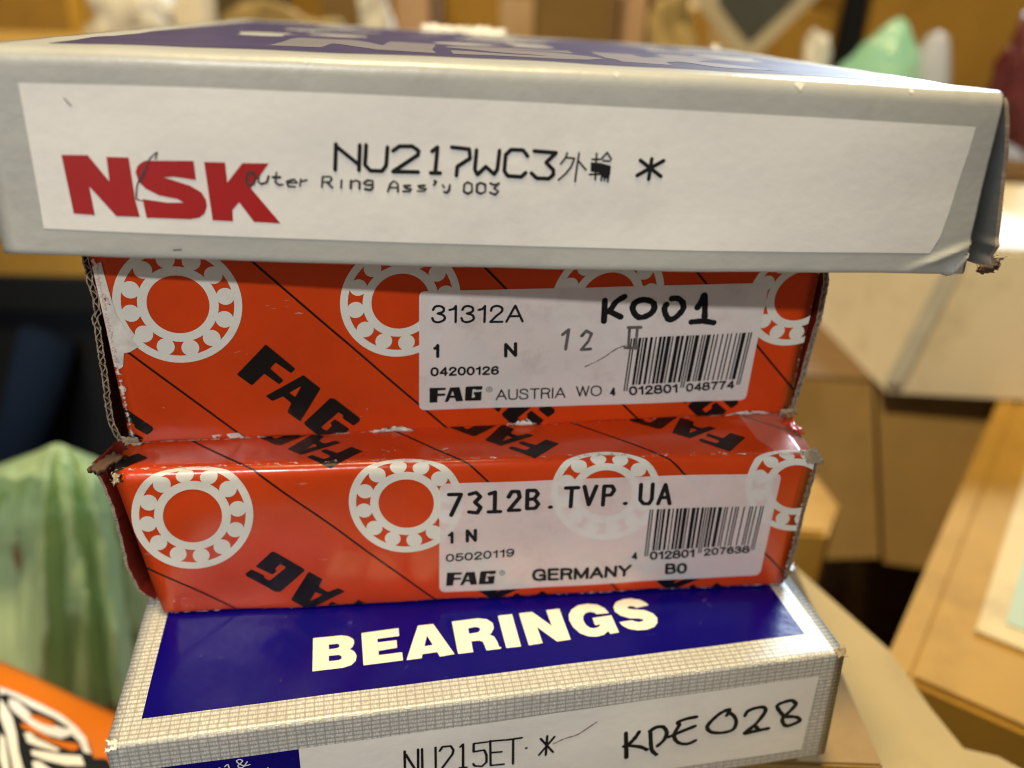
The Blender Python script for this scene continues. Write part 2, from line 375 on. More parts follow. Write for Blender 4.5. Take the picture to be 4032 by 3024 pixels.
# plain grotesque letters as pen paths in a box one cap high: (width, [(path, curved)])
TYPE = {
 '0': (.56, [([(.28, 1), (.08, .86), (.01, .5), (.08, .14), (.28, 0), (.48, .14), (.55, .5), (.48, .86), (.28, 1)], 1)]),
 '1': (.36, [([(.02, .76), (.2, .82), (.29, 1)], 0), ([(.29, 1), (.29, 0)], 0)]),
 '2': (.56, [([(.03, .7), (.08, .9), (.28, 1), (.5, .88), (.5, .64), (.28, .38), (.02, 0)], 1), ([(.02, 0), (.55, 0)], 0)]),
 '3': (.56, [([(.04, .76), (.12, .94), (.28, 1), (.48, .9), (.48, .66), (.24, .54)], 1), ([(.24, .54), (.5, .42), (.53, .16), (.28, 0), (.08, .06), (.01, .26)], 1)]),
 '4': (.58, [([(.44, 0), (.44, 1), (.01, .28), (.57, .28)], 0)]),
 '5': (.56, [([(.5, 1), (.11, 1), (.06, .5)], 0), ([(.06, .5), (.28, .62), (.52, .5), (.53, .2), (.28, 0), (.08, .05), (.01, .24)], 1)]),
 '6': (.56, [([(.5, .8), (.42, .96), (.27, 1), (.08, .85), (.01, .5), (.05, .14), (.28, 0), (.5, .13), (.53, .4), (.3, .6), (.06, .42)], 1)]),
 '7': (.56, [([(.01, 1), (.55, 1)], 0), ([(.55, 1), (.34, .6), (.2, 0)], 1)]),
 '8': (.58, [([(.28, .53), (.07, .63), (.06, .9), (.28, 1), (.5, .9), (.49, .63), (.28, .53)], 1), ([(.28, .53), (.01, .42), (.02, .1), (.28, 0), (.54, .1), (.55, .42), (.28, .53)], 1)]),
 '9': (.56, [([(.04, .2), (.12, .04), (.27, 0), (.46, .15), (.53, .5), (.49, .86), (.26, 1), (.04, .87), (.01, .6), (.24, .4), (.48, .58)], 1)]),
 'A': (.72, [([(0, 0), (.36, 1), (.72, 0)], 0), ([(.13, .34), (.59, .34)], 0)]),
 'B': (.62, [([(.3, 0), (.03, 0), (.03, 1), (.3, 1)], 0), ([(.3, 1), (.52, .92), (.52, .62), (.3, .54)], 1), ([(.03, .54), (.3, .54)], 0), ([(.3, .54), (.57, .46), (.58, .1), (.3, 0)], 1)]),
 'N': (.64, [([(.02, 0), (.02, 1), (.62, 0), (.62, 1)], 0)]),
 'U': (.64, [([(.02, 1), (.02, .32)], 0), ([(.02, .32), (.08, .07), (.32, 0), (.56, .07), (.62, .32)], 1), ([(.62, .32), (.62, 1)], 0)]),
 'S': (.62, [([(.58, .72), (.5, .94), (.3, 1), (.08, .92), (.06, .68), (.3, .55), (.55, .42), (.56, .1), (.3, 0), (.06, .06), (.01, .28)], 1)]),
 'T': (.62, [([(0, 1), (.62, 1)], 0), ([(.31, 1), (.31, 0)], 0)]),
 'R': (.64, [([(.03, 0), (.03, 1), (.34, 1)], 0), ([(.34, 1), (.58, .92), (.58, .6), (.34, .5)], 1), ([(.34, .5), (.03, .5)], 0), ([(.36, .5), (.52, .4), (.55, .14), (.62, 0)], 1)]),
 'I': (.08, [([(.04, 0), (.04, 1)], 0)]),
 'W': (.94, [([(0, 1), (.24, 0), (.47, 1), (.7, 0), (.94, 1)], 0)]),
 'O': (.78, [([(.39, 1), (.1, .86), (.01, .5), (.1, .14), (.39, 0), (.68, .14), (.77, .5), (.68, .86), (.39, 1)], 1)]),
 'G': (.74, [([(.68, .72), (.6, .93), (.37, 1), (.09, .85), (.01, .5), (.09, .14), (.37, 0), (.62, .1), (.71, .36)], 1), ([(.71, 0), (.71, .46), (.42, .46)], 0)]),
 'E': (.56, [([(.55, 1), (.02, 1), (.02, 0), (.56, 0)], 0), ([(.02, .53), (.5, .53)], 0)]),
 'M': (.80, [([(.02, 0), (.02, 1), (.40, .08), (.78, 1), (.78, 0)], 0)]),
 'Y': (.68, [([(0, 1), (.34, .46), (.68, 1)], 0), ([(.34, .46), (.34, 0)], 0)]),
}
def type_on(bi, name, t, bold, BL, BR, TL, m, parent, off):
    th = .125 + .085 * bold; gap = .17 + .05 * bold; x = 0; raw = []
    for c in t:
        w_, ps = TYPE[c]
        for p, cv in ps: raw.append(([(x + q[0], q[1]) for q in p], cv))
        x += w_ + gap
    tot = x - gap; BL, BR, TL = V(BL), V(BR), V(TL); cap = (TL - BL).length; wid = (BR - BL).length
    k = th * cap / wid     # stroke weight as a share of the width, so the outside of the pen fits the measured box
    def f(p):
        u = k / 2 + p[0] / max(tot, .001) * (1 - k); v = th / 2 + p[1] * (1 - th)
        q = BL + (BR - BL) * u + (TL - BL) * v; return (q.x, q.y)
    ls = []
    for p, cv in raw:
        pts = [f(q) for q in p]; ls += stroke(smooth_line(pts, 3) if cv else pts, th * cap, 8)
    return decal(bi, name, ls, m, parent, off, False)

def rounded(quad, r, n=5):
    out = []
    for i in range(len(quad)):
        p = V(quad[i]); a = (V(quad[i - 1]) - p).normalized(); c = (V(quad[(i + 1) % len(quad)]) - p).normalized()
        A, C_ = p + a * r, p + c * r
        for j in range(n + 1):
            t = j / n; q = A * (1 - t) ** 2 + p * 2 * t * (1 - t) + C_ * t * t; out.append((q.x, q.y))
    return out

# EAN-13 bars
LC = ["0001101", "0011001", "0010011", "0111101", "0100011", "0110001", "0101111", "0111011", "0110111", "0001011"]
PAR = ["LLLLLL", "LLGLGG", "LLGGLG", "LLGGGL", "LGLLGG", "LGGLLG", "LGGGLL", "LGLGLG", "LGLGGL", "LGGLGL"]
def ean(code):
    d = [int(c) for c in code]; s = "101"
    for k, c in zip(PAR[d[0]], d[1:7]):
        L = LC[c]; Rr = "".join('1' if x == '0' else '0' for x in L); s += L if k == 'L' else Rr[::-1]
    s += "01010"
    for c in d[7:]: s += "".join('1' if x == '0' else '0' for x in LC[c])
    return s + "101"
def barcode(bi, code, TL, TR, BL, BR, DB, parent, off):
    bits = ean(code); fr = (DB[1] - TL[1]) / (BL[1] - TL[1]); ls = []; i = 0
    def at(u, v):
        t = V(TL).lerp(V(TR), u); b_ = V(BL).lerp(V(BR), u); q = t.lerp(b_, v); return (q.x, q.y)
    while i < 95:
        if bits[i] == '1':
            j = i
            while j < 95 and bits[j] == '1': j += 1
            g = i < 3 or i >= 92 or 45 <= i < 50; v = 1 if g else fr
            u0, u1 = (i + .02) / 95, (j + .12) / 95
            ls.append(([at(u0, 0), at(u1, 0), at(u1, v), at(u0, v)], True)); i = j
        else: i += 1
    return decal(bi, "barcode", ls, M_['ink'], parent, off, grid=False, clip=False)

def wear(bi, name, a0, a1, s0, half, m, parent, off=.22, along_s=False, bias=None):
    """strip of rubbed paper along a fold; 'fade' is highest on the fold"""
    vs, fs, fd = [], [], []
    n = max(8, int((a1 - a0) / 1.5)); k = 8
    for i in range(n + 1):
        for j in range(k + 1):
            x = a0 + (a1 - a0) * i / n; y = s0 + half * (2 * j / k - 1)
            A, S2 = (y, x) if along_s else (x, y)
            A = min(max(A, 0.0), BOX[bi]['W'])
            vs.append(surf(bi, A, S2, off)); f = .16 - .36 * abs(2 * j / k - 1)
            e = min(i, n - i) / n * 8
            fd.append(f - (.2 if e == 0 else 0) + (bias(x) if bias else 0))
    for i in range(n):
        for j in range(k): fs.append((i * (k + 1) + j, (i + 1) * (k + 1) + j, (i + 1) * (k + 1) + j + 1, i * (k + 1) + j + 1))
    return make(name, vs, fs, m, parent, True, fade=fd)

# ---------------------------------------------------------------- measured print, mm on each face (along the width, down the front)
S = {
'NSK': [[(11.32,14.38),(15.17,14.3),(17.78,17.97),(17.87,14.46),(21.13,14.45),(21.23,20.56),(21.58,23.02),(18.08,23.03),(14.67,18.79),(14.84,22.99),(11.69,22.87)],[(23.58,14.81),(30.7,14.61),(30.73,17.33),(27.57,16.99),(25.94,17.11),(27.65,17.58),(29.74,18.18),(31.33,19.1),(31.9,20.21),(31.92,21.12),(31.44,22.21),(30.58,22.85),(29.14,23.13),(22.58,23.11),(22.34,20.37),(26.0,20.78),(28.42,20.7),(27.63,20.2),(24.9,19.76),(23.02,18.84),(22.09,17.83),(21.85,16.5),(22.25,15.61),(22.94,15.08)],[(32.25,14.71),(35.37,14.69),(35.38,17.56),(37.91,14.71),(41.85,14.63),(38.85,18.27),(42.92,23.32),(38.89,23.21),(36.88,20.36),(35.75,21.54),(35.65,23.23),(32.56,23.17)]],
'nu217': [[(52.12,11.61),(51.78,15.24)],[(52.17,11.93),(55.43,14.41)],[(55.69,11.63),(55.39,15.19)],[(56.63,11.6),(56.33,14.38),(57.13,15.2),(58.88,15.21),(59.53,14.41),(59.83,11.82)],[(60.64,12.3),(61.63,11.63),(63.57,11.57),(64.53,12.18),(64.38,12.77),(60.55,15.23),(64.41,15.18)],[(66.55,12.18),(67.39,11.57),(67.0,15.03)],[(66.3,15.25),(67.78,15.21)],[(69.54,11.5),(72.2,11.68),(72.34,12.97),(70.38,14.2),(70.24,15.46)],[(73.31,11.77),(73.06,14.52),(73.49,15.23),(74.75,14.07),(76.03,15.09),(76.52,14.41),(76.81,11.72)],[(81.13,12.36),(80.4,11.54),(78.57,11.54),(77.75,12.28),(77.59,14.58),(78.17,15.29),(80.23,15.36),(80.92,14.74)],[(82.09,11.62),(85.48,11.76),(83.99,13.19),(85.17,14.21),(85.2,14.88),(84.51,15.5),(82.66,15.49),(81.78,14.78)],[(100.31,12.13),(100.08,15.1)],[(98.54,12.39),(101.98,14.63)],[(102.19,12.33),(98.23,14.61)]],
'kanji': [[(87.18,11.71),(87.0,12.37),(86.26,13.32)],[(87.0,12.37),(88.35,12.46),(87.85,13.73),(87.05,14.75),(86.02,15.65)],[(89.01,11.65),(88.78,13.7),(88.61,15.78)],[(88.94,12.77),(90.22,14.05)],[(91.71,11.62),(91.74,15.42)],[(91.05,12.5),(92.26,12.46)],[(90.77,14.71),(92.62,14.58)],[(93.33,11.44),(92.47,12.45)],[(93.33,11.44),(94.04,12.4)],[(92.77,12.64),(93.84,12.67)],[(92.75,14.38),(92.68,15.52)],[(93.25,14.36),(93.19,15.51)],[(93.82,14.34),(93.7,15.69)]],
'kanjifill': [[(90.87,12.9),(92.51,12.98),(94.04,13.33),(94.04,14.34),(93.88,15.15),(93.1,15.24),(92.18,14.39),(90.95,14.27)]],
'outer': [[(38.45,16.28),(38.94,15.97),(39.55,16.1),(39.72,16.83),(39.33,17.66),(38.61,17.83),(38.27,17.32),(38.45,16.28)],[(40.22,16.44),(40.06,17.34),(40.5,17.62),(41.3,17.37),(41.69,16.47)],[(42.91,15.84),(42.63,17.33),(43.15,17.69),(43.78,17.59)],[(42.3,16.6),(43.39,16.57)],[(44.37,17.34),(45.95,17.29),(45.46,16.81),(44.39,17.17),(44.51,17.84),(45.56,17.9)],[(46.51,16.77),(46.27,17.78)],[(46.49,17.11),(47.38,16.85)],[(49.84,16.28),(49.61,17.81)],[(49.84,16.28),(51.02,16.24),(51.21,16.57),(50.84,17.04),(49.79,17.07)],[(50.42,17.05),(51.21,17.82)],[(52.67,16.72),(52.54,17.85)],[(54.13,16.74),(54.01,17.81)],[(54.12,16.94),(54.91,16.65),(55.45,16.9),(55.34,17.83)],[(57.33,17.24),(56.35,17.27),(56.08,17.01),(56.59,16.6),(57.43,16.64),(57.39,17.64),(57.02,17.98),(56.18,17.87)],[(59.69,18.1),(60.08,17.03),(60.65,16.54),(61.27,16.99),(61.24,18.06)],[(59.85,17.56),(61.19,17.53)],[(63.17,17.13),(62.18,17.23),(62.46,17.55),(63.3,17.66),(63.01,18.01),(62.02,18.04)],[(65.36,17.07),(64.37,17.16),(64.65,17.49),(65.56,17.56),(65.21,17.91),(64.21,17.94)],[(66.85,16.36),(67.13,16.48),(66.77,16.96)],[(68.12,16.92),(68.4,17.31)],[(69.25,16.89),(69.11,17.63),(68.75,18.04),(68.32,17.92)],[(71.94,16.41),(72.65,16.65),(72.66,17.72),(72.02,18.08),(71.38,17.76),(71.45,16.75),(71.94,16.41)],[(74.0,16.41),(74.71,16.66),(74.72,17.66),(74.01,18.02),(73.37,17.7),(73.43,16.7),(74.0,16.41)],[(75.49,16.43),(76.06,16.68),(76.84,16.39),(76.07,17.15),(76.79,17.6),(76.23,18.09),(75.44,17.78)]],
'scribble': [[(21.41,20.4),(21.87,18.28),(23.43,15.87),(24.05,14.75),(25.09,13.8),(25.45,13.62),(25.07,14.5)],[(23.43,15.87),(22.98,16.91),(22.09,17.83)],[(21.41,20.4),(22.23,20.65)]],
'FAG': [[(0.0,0.0),(0.3036,0.0301),(0.3039,0.175),(0.1538,0.199),(0.1562,0.3952),(0.2999,0.42),(0.2973,0.5615),(0.152,0.5798),(0.146,0.9907),(0.0,1.0)],[(0.3859,0.0267),(0.5634,0.0198),(0.6404,0.9713),(0.5057,0.9821),(0.4764,0.7416),(0.3894,0.7354),(0.3513,0.9912),(0.2843,0.9924)],[(0.4365,0.2565),(0.4649,0.5646),(0.4026,0.5711)],[(0.6786,0.0522),(0.7117,0.0005),(0.9861,-0.0037),(1.0042,0.0588),(0.9945,0.2466),(0.8774,0.2627),(0.8684,0.1986),(0.8154,0.2034),(0.8027,0.7683),(0.8576,0.7587),(0.86,0.5678),(0.8326,0.5507),(0.836,0.3964),(0.9898,0.3674),(0.9871,0.9068),(0.9759,0.9788),(0.6924,0.9736),(0.6687,0.9362)]],
'words': {'f2':([26.96,18.39],[43.35,35.18],[21.11,24.48]),'f3front':([35.14,40.63],[17.87,24.72],[41.64,34.64]),'f3top1':([38.58,0.41],[23.39,-10.75],[44.29,-4.34]),'f3top3':([114.56,-1.93],[97.12,-13.56],[119.36,-6.85]),'f2lab':([56.7,28.67],[67.0,28.8],[56.69,32.06]),'f3lab':([57.89,26.35],[67.97,26.3],[57.38,29.89])},
'BEAR': [([(33.44,-20.14),(38.87,-20.09),(40.28,-19.56),(41.14,-18.66),(41.26,-17.64),(40.92,-16.58),(40.39,-16.1),(41.24,-15.3),(41.65,-14.15),(41.44,-12.87),(40.66,-11.94),(39.12,-11.44),(33.49,-11.43)],[[(36.44,-17.96),(37.97,-17.97),(38.46,-17.64),(38.45,-16.97),(37.96,-16.68),(36.44,-16.63)],[(36.45,-14.94),(38.3,-14.93),(38.85,-14.48),(38.81,-13.77),(38.21,-13.51),(36.45,-13.51)]]),([(42.74,-20.06),(49.99,-20.21),(49.97,-18.07),(45.76,-17.98),(45.72,-16.98),(49.41,-16.97),(49.37,-14.98),(45.81,-14.74),(45.79,-13.61),(50.24,-13.62),(50.26,-11.53),(42.86,-11.47)],[]),([(53.87,-20.3),(56.93,-20.35),(60.14,-11.62),(57.28,-11.36),(56.89,-12.63),(54.05,-12.52),(53.78,-11.48),(50.92,-11.47)],[[(55.38,-17.41),(56.27,-14.62),(54.6,-14.52)]]),([(60.72,-20.44),(65.95,-20.58),(67.75,-20.05),(68.77,-18.82),(68.76,-17.36),(68.02,-16.05),(67.53,-15.87),(68.41,-15.09),(68.8,-13.63),(68.92,-12.23),(69.32,-11.97),(69.17,-11.64),(66.33,-11.61),(66.22,-12.91),(66.04,-14.07),(65.38,-14.5),(63.77,-14.5),(63.76,-11.58),(60.81,-11.56)],[[(63.67,-18.12),(65.23,-18.32),(66.0,-17.93),(66.03,-17.27),(65.54,-16.7),(63.64,-16.56)]]),([(70.19,-20.67),(73.1,-20.7),(73.17,-11.55),(70.27,-11.64)],[]),([(74.59,-20.74),(77.35,-20.8),(80.44,-16.17),(80.34,-20.86),(83.12,-20.93),(83.24,-11.83),(80.44,-11.72),(77.39,-16.39),(77.53,-11.73),(74.74,-11.6)],[]),([(92.91,-17.92),(90.3,-18.05),(89.98,-18.65),(89.19,-19.0),(88.14,-18.75),(87.46,-18.03),(87.14,-16.86),(87.25,-15.5),(87.83,-14.47),(88.68,-14.08),(89.7,-14.31),(90.35,-15.01),(89.13,-14.99),(89.2,-17.07),(93.19,-17.21),(93.29,-12.17),(91.44,-12.07),(91.28,-12.96),(90.09,-12.03),(88.49,-11.76),(86.9,-12.15),(85.5,-13.27),(84.59,-15.25),(84.35,-17.3),(84.66,-18.88),(85.6,-20.26),(87.25,-21.27),(89.26,-21.38),(91.28,-20.78),(92.48,-19.46)],[]),([(101.89,-18.97),(99.0,-18.52),(98.74,-19.04),(98.02,-19.3),(97.26,-19.13),(97.2,-18.63),(98.25,-18.19),(100.47,-17.65),(101.85,-16.45),(102.33,-15.0),(101.88,-13.58),(100.87,-12.54),(99.13,-12.03),(97.22,-12.12),(95.51,-12.81),(94.52,-13.95),(94.25,-14.93),(97.03,-15.08),(97.54,-14.54),(98.35,-14.33),(99.25,-14.54),(99.36,-14.98),(98.51,-15.39),(96.67,-15.76),(95.04,-16.84),(94.28,-18.2),(94.41,-19.58),(95.3,-20.86),(96.92,-21.53),(98.76,-21.59),(100.57,-20.9),(101.44,-19.9)],[])],
'k001': [[(89.77,10.91),(90.01,15.33)],[(93.54,10.23),(91.96,11.32),(91.07,12.94),(90.3,13.43)],[(90.99,13.32),(93.22,14.52)],[(96.61,11.1),(97.78,11.0),(99.26,11.59),(99.71,12.88),(99.08,14.01),(97.73,14.69),(96.65,14.6),(95.71,13.55),(95.41,12.4),(95.84,11.53),(96.61,11.1)],[(102.95,10.84),(104.02,10.8),(105.07,11.58),(105.49,12.87),(104.93,14.02),(103.98,15.04),(102.93,15.27),(102.14,14.21),(101.74,12.92),(102.04,12.03)],[(108.3,12.8),(108.98,11.27),(109.3,10.19),(109.71,12.19),(110.04,15.18)],[(107.48,15.91),(109.76,15.77),(112.01,16.15)]],
'kpe': [[(91.69,13.76),(92.24,20.64)],[(94.39,13.89),(93.58,15.5),(92.38,17.05),(91.46,17.39)],[(92.58,17.35),(94.89,18.18),(96.29,19.23)],[(96.65,14.06),(97.2,18.76),(97.69,20.15),(98.43,21.08)],[(96.56,14.17),(97.72,13.38),(99.23,13.54),(100.13,15.22),(99.73,17.19),(98.52,18.63)],[(106.01,12.01),(104.02,12.16),(102.19,12.82),(102.55,13.65),(101.72,16.03),(102.27,17.93),(103.52,19.08),(105.09,19.38),(106.48,18.74)],[(100.63,16.59),(103.2,15.54),(105.97,14.53)],[(112.33,12.78),(112.73,11.22),(110.88,11.89),(108.99,14.07),(108.57,15.52),(109.69,17.01),(112.09,17.59),(114.18,17.08),(114.64,15.11),(113.93,13.19),(112.62,11.95)],[(116.32,13.62),(116.76,12.44),(118.45,11.85),(120.24,12.04),(120.61,13.38),(119.02,16.43),(116.92,18.63),(119.48,18.46),(122.05,18.29)],[(117.84,18.02),(118.68,16.88),(119.85,18.27)],[(126.86,11.94),(126.15,11.18),(124.48,11.32),(123.05,12.16),(124.08,14.13),(124.84,15.29),(124.83,16.71),(125.63,18.11),(126.67,18.3),(128.66,17.41),(128.1,16.32),(126.51,15.77),(125.16,15.48),(126.17,14.12),(127.14,12.5),(126.77,11.72)]],
'nu215': [[(49.36,10.51),(49.24,17.33)],[(49.53,11.38),(51.42,16.41)],[(51.81,10.51),(51.65,17.45)],[(52.53,10.53),(52.45,17.12),(52.91,18.09),(54.45,18.29),(54.94,17.63),(55.0,10.65)],[(55.75,11.76),(56.27,10.77),(57.8,10.83),(58.3,12.02),(58.12,13.08),(56.02,16.61),(55.49,18.0),(58.42,18.1)],[(59.58,11.42),(60.1,10.79),(60.07,16.93)],[(59.38,17.04),(60.77,17.2)],[(64.74,11.08),(62.07,11.05),(62.07,13.25),(64.06,13.15),(64.5,14.59),(64.51,16.58),(63.64,17.54),(62.24,17.13),(61.98,16.45)],[(65.17,10.85),(65.31,17.62)],[(65.09,10.98),(67.87,11.19)],[(65.37,14.14),(67.38,14.29)],[(65.31,17.62),(67.87,17.76)],[(68.22,11.26),(71.2,11.27)],[(69.53,11.39),(69.61,17.99)],[(76.11,11.78),(75.96,16.86)],[(74.84,12.28),(77.39,16.38)],[(77.52,12.3),(74.61,16.59)],[(72.02,14.21),(72.16,14.21)]],
'scratch': [[(77.4,14.13),(79.52,13.17),(81.84,12.62),(83.42,11.56),(85.71,9.78)]],
'amp': [[(22.04,7.79),(21.31,8.92),(20.69,9.03),(20.43,8.51),(20.95,7.92),(21.3,7.41),(20.88,6.98),(20.32,7.21),(20.63,7.97),(21.49,8.72),(22.43,8.57)],[(18.22,8.29),(18.8,7.88),(18.94,9.49)],[(18.87,9.47),(18.4,10.55)],[(16.87,8.71),(17.43,8.52),(17.01,10.26)],[(25.35,9.98),(24.95,11.91)],[(24.74,10.68),(25.69,10.64)]],
'v7312': [[(59.83,7.14),(62.16,7.17),(59.88,11.91)],[(63.75,7.23),(65.06,6.83),(65.81,7.82),(64.7,9.1),(65.71,10.33),(64.98,11.58),(63.38,11.31)],[(67.59,7.23),(68.68,6.8),(68.36,11.5)],[(67.16,11.45),(69.51,11.41)],[(71.21,8.01),(71.9,6.73),(73.18,6.77),(73.36,8.09),(71.09,11.2),(73.23,11.15)],[(74.91,6.56),(74.7,10.88)],[(74.91,6.56),(76.41,6.61),(76.94,7.42),(76.16,8.58),(74.97,8.67)],[(76.16,8.58),(76.97,9.81),(76.35,10.81),(74.7,10.88)],[(82.35,6.33),(84.8,6.35)],[(83.54,6.44),(83.32,10.84)],[(85.99,6.12),(86.92,10.5),(88.32,6.11)],[(89.85,6.15),(89.74,10.71)],[(89.85,6.15),(91.38,6.14),(91.86,7.09),(91.25,8.27),(89.83,8.36)],[(97.06,5.9),(97.1,9.53),(97.84,10.51),(98.96,10.54),(99.44,9.47),(99.38,5.88)],[(100.76,10.6),(101.93,6.11),(103.14,10.67)],[(101.2,9.11),(102.66,9.15)],[(79.2,10.69),(79.42,10.68)],[(94.09,10.39),(94.31,10.37)]],
'stamp12': [[(82.14,18.07),(83.27,16.99),(82.97,21.24)],[(85.93,18.4),(86.74,17.31),(87.81,18.01),(87.33,19.57),(86.05,21.43),(87.89,21.31)],[(94.95,16.83),(97.52,16.9)],[(95.25,17.0),(95.42,21.23)],[(96.82,17.04),(96.88,21.44)],[(94.7,21.21),(97.31,21.45)]],
'crease': [[(87.19,25.3),(89.17,24.21),(90.94,23.12),(92.87,21.57),(94.86,20.71)]],
'text': [(1,'31312A',0,(57.01,15.0),(74.47,15.22),(57.03,11.22)),(1,'1',1,(57.37,22.38),(58.74,22.21),(57.38,19.39)),(1,'N',1,(70.92,22.64),(73.61,22.5),(70.8,19.42)),(1,'04200126',1,(56.84,26.17),(70.17,26.39),(56.85,24.15)),(1,'AUSTRIA',0,(69.71,32.21),(83.76,32.26),(69.63,29.71)),(1,'WO',0,(85.85,32.12),(91.15,32.13),(85.66,29.62)),(1,'4',1,(92.74,32.3),(94.01,32.21),(92.54,30.26)),(1,'012801',1,(96.71,32.24),(107.07,32.14),(96.39,30.04)),(1,'048774',1,(108.58,32.06),(118.86,31.69),(108.38,29.99)),(2,'1',1,(58.57,18.8),(59.96,18.87),(58.83,15.73)),(2,'N',1,(62.16,18.71),(64.56,18.67),(62.39,15.38)),(2,'05020119',0.6,(57.83,23.6),(71.89,22.99),(58.01,21.49)),(2,'GERMANY',1,(75.34,29.65),(96.49,29.44),(75.4,26.32)),(2,'B0',1,(103.82,29.39),(108.76,29.43),(103.61,26.24)),(2,'4',1,(96.33,24.92),(97.65,24.87),(96.2,22.87)),(2,'012801',1,(100.19,25.11),(109.95,24.87),(100.0,22.72)),(2,'207638',1,(111.8,24.67),(121.8,24.36),(111.54,22.59))],
'bars': [(1,'4012801048774',(95.77,19.19),(120.43,18.57),(95.45,31.16),(119.87,30.75),(97.21,29.82)),(2,'4012801207638',(99.2,11.94),(122.69,11.79),(98.99,24.05),(122.57,23.55),(100.8,22.55))],
'reg': [(1,(68.36,29.65)),(2,(69.19,26.97))],
'rings': [(1,[(12.84,10.39),(5.24,0.1),(-0.81,5.44)]),(1,[(51.75,10.73),(5.36,0.1),(-0.12,5.48)]),(2,[(11.63,10.13),(5.34,0.27),(-1.54,6.06)]),(2,[(51.57,9.04),(5.24,0.21),(-0.64,5.68)]),(2,[(128.75,7.41),(4.28,0.09),(1.12,5.49)])],
}

# ================================================================ THE SETTING
def card_mat(name, color, n=.12):
    return mat(name, color, .75, .3, n, 14, .2, 120, dirt=(color[0] * .55, color[1] * .5, color[2] * .45), dirt_amt=.6, dirt_scale=26)
M_['kraft'] = card_mat("kraft_card", (.37, .21, .036))
M_['kraft_pale'] = card_mat("pale_kraft_card", (.36, .265, .11))
M_['brown_card'] = card_mat("brown_card", (.23, .145, .05))
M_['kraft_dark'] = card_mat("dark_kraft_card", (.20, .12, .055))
M_['cream_card'] = card_mat("cream_card", (.82, .75, .62), .05)
M_['tape'] = mat("parcel_tape", (.50, .33, .13), .25, .5, .1, 40, coat=.5)
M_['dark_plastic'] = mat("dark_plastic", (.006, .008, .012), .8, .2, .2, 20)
M_['blue_plastic'] = mat("blue_plastic", (.004, .010, .03), .9, .1)
M_['floor'] = mat("floor_concrete", (.09, .075, .06), .85, .3, .3, 5)
M_['wall'] = mat("wall_paint", (.22, .14, .06), .9, .2, .2, 2)
M_['steel'] = mat("ring_steel", (.50, .43, .34), .5, .5)
M_['paper_green'] = mat("pale_green_paper", (.33, .39, .25), .6, .4, .05, 30)
M_['paper_white'] = mat("white_paper", (.66, .64, .60), .6, .4, .05, 30)
M_['orange'] = mat("orange_film", (.50, .125, .007), .3, .5, .08, 20)
M_['silver'] = mat("silver_print", (.62, .61, .60), .3, .5, .15, 60)
M_['maroon'] = mat("maroon_plastic", (.10, .012, .014), .5, .4, .2, 20)
M_['yellow'] = mat("yellow_film", (.68, .48, .05), .35, .5, .2, 60)

def plastic_film(name, color, clear, trans=.35):
    m = mat(name, color, .2, .7, .12, 30, .3, 60)
    nt = m.node_tree; N = nt.nodes; L = nt.links
    out = [n for n in N if n.type == 'OUTPUT_MATERIAL'][0]
    tr = N.new('ShaderNodeBsdfTranslucent'); tr.inputs[0].default_value = (*color, 1)
    m1 = N.new('ShaderNodeMixShader'); m1.inputs[0].default_value = trans
    L.new(N['Principled BSDF'].outputs[0], m1.inputs[1]); L.new(tr.outputs[0], m1.inputs[2])
    t = N.new('ShaderNodeBsdfTransparent'); t.inputs[0].default_value = (*[.5 + .5 * c for c in color], 1)
    m2 = N.new('ShaderNodeMixShader'); m2.inputs[0].default_value = clear
    L.new(m1.outputs[0], m2.inputs[1]); L.new(t.outputs[0], m2.inputs[2]); L.new(m2.outputs[0], out.inputs[0])
    return m
M_['green_film'] = plastic_film("green_film", (.56, .72, .43), .27)
M_['mint_film'] = plastic_film("mint_film", (.52, .85, .60), .38)
M_['white_film'] = plastic_film("white_film", (.74, .72, .70), .4)

def quad_sheet(name, pts, m, kind, nx=1):
    return tag(make(name, [V(p) * MM for p in pts], [(0, 1, 2, 3)], m), kind=kind)
quad_sheet("floor", [(-3000, -1500, -420), (3000, -1500, -420), (3000, 2600, -420), (-3000, 2600, -420)], M_['floor'], 'structure')
quad_sheet("back_wall", [(-3000, 1900, -420), (3000, 1900, -420), (3000, 1900, 1800), (-3000, 1900, 1800)], M_['wall'], 'structure')

def bevel_box(name, size, rot, base, m, parent=None, bev=1.5, dz=0):
    """box of size mm standing on its base point (mm, world), turned by rot degrees about z then leaned by rot x, y"""
    bm = bmesh.new(); bmesh.ops.create_cube(bm, size=1)
    for v in bm.verts: v.co = V((v.co.x * size[0], v.co.y * size[1], (v.co.z + .5) * size[2] + dz)) * MM
    bmesh.ops.bevel(bm, geom=bm.edges[:], offset=bev * MM, segments=2, affect='EDGES')
    me = bpy.data.meshes.new(name); bm.to_mesh(me); bm.free(); me.materials.append(m)
    o = bpy.data.objects.new(name, me); COL.objects.link(o)
    if parent: o.parent = parent
    else:
        o.location = V(base) * MM; o.rotation_euler = [math.radians(r) for r in rot]
    return o

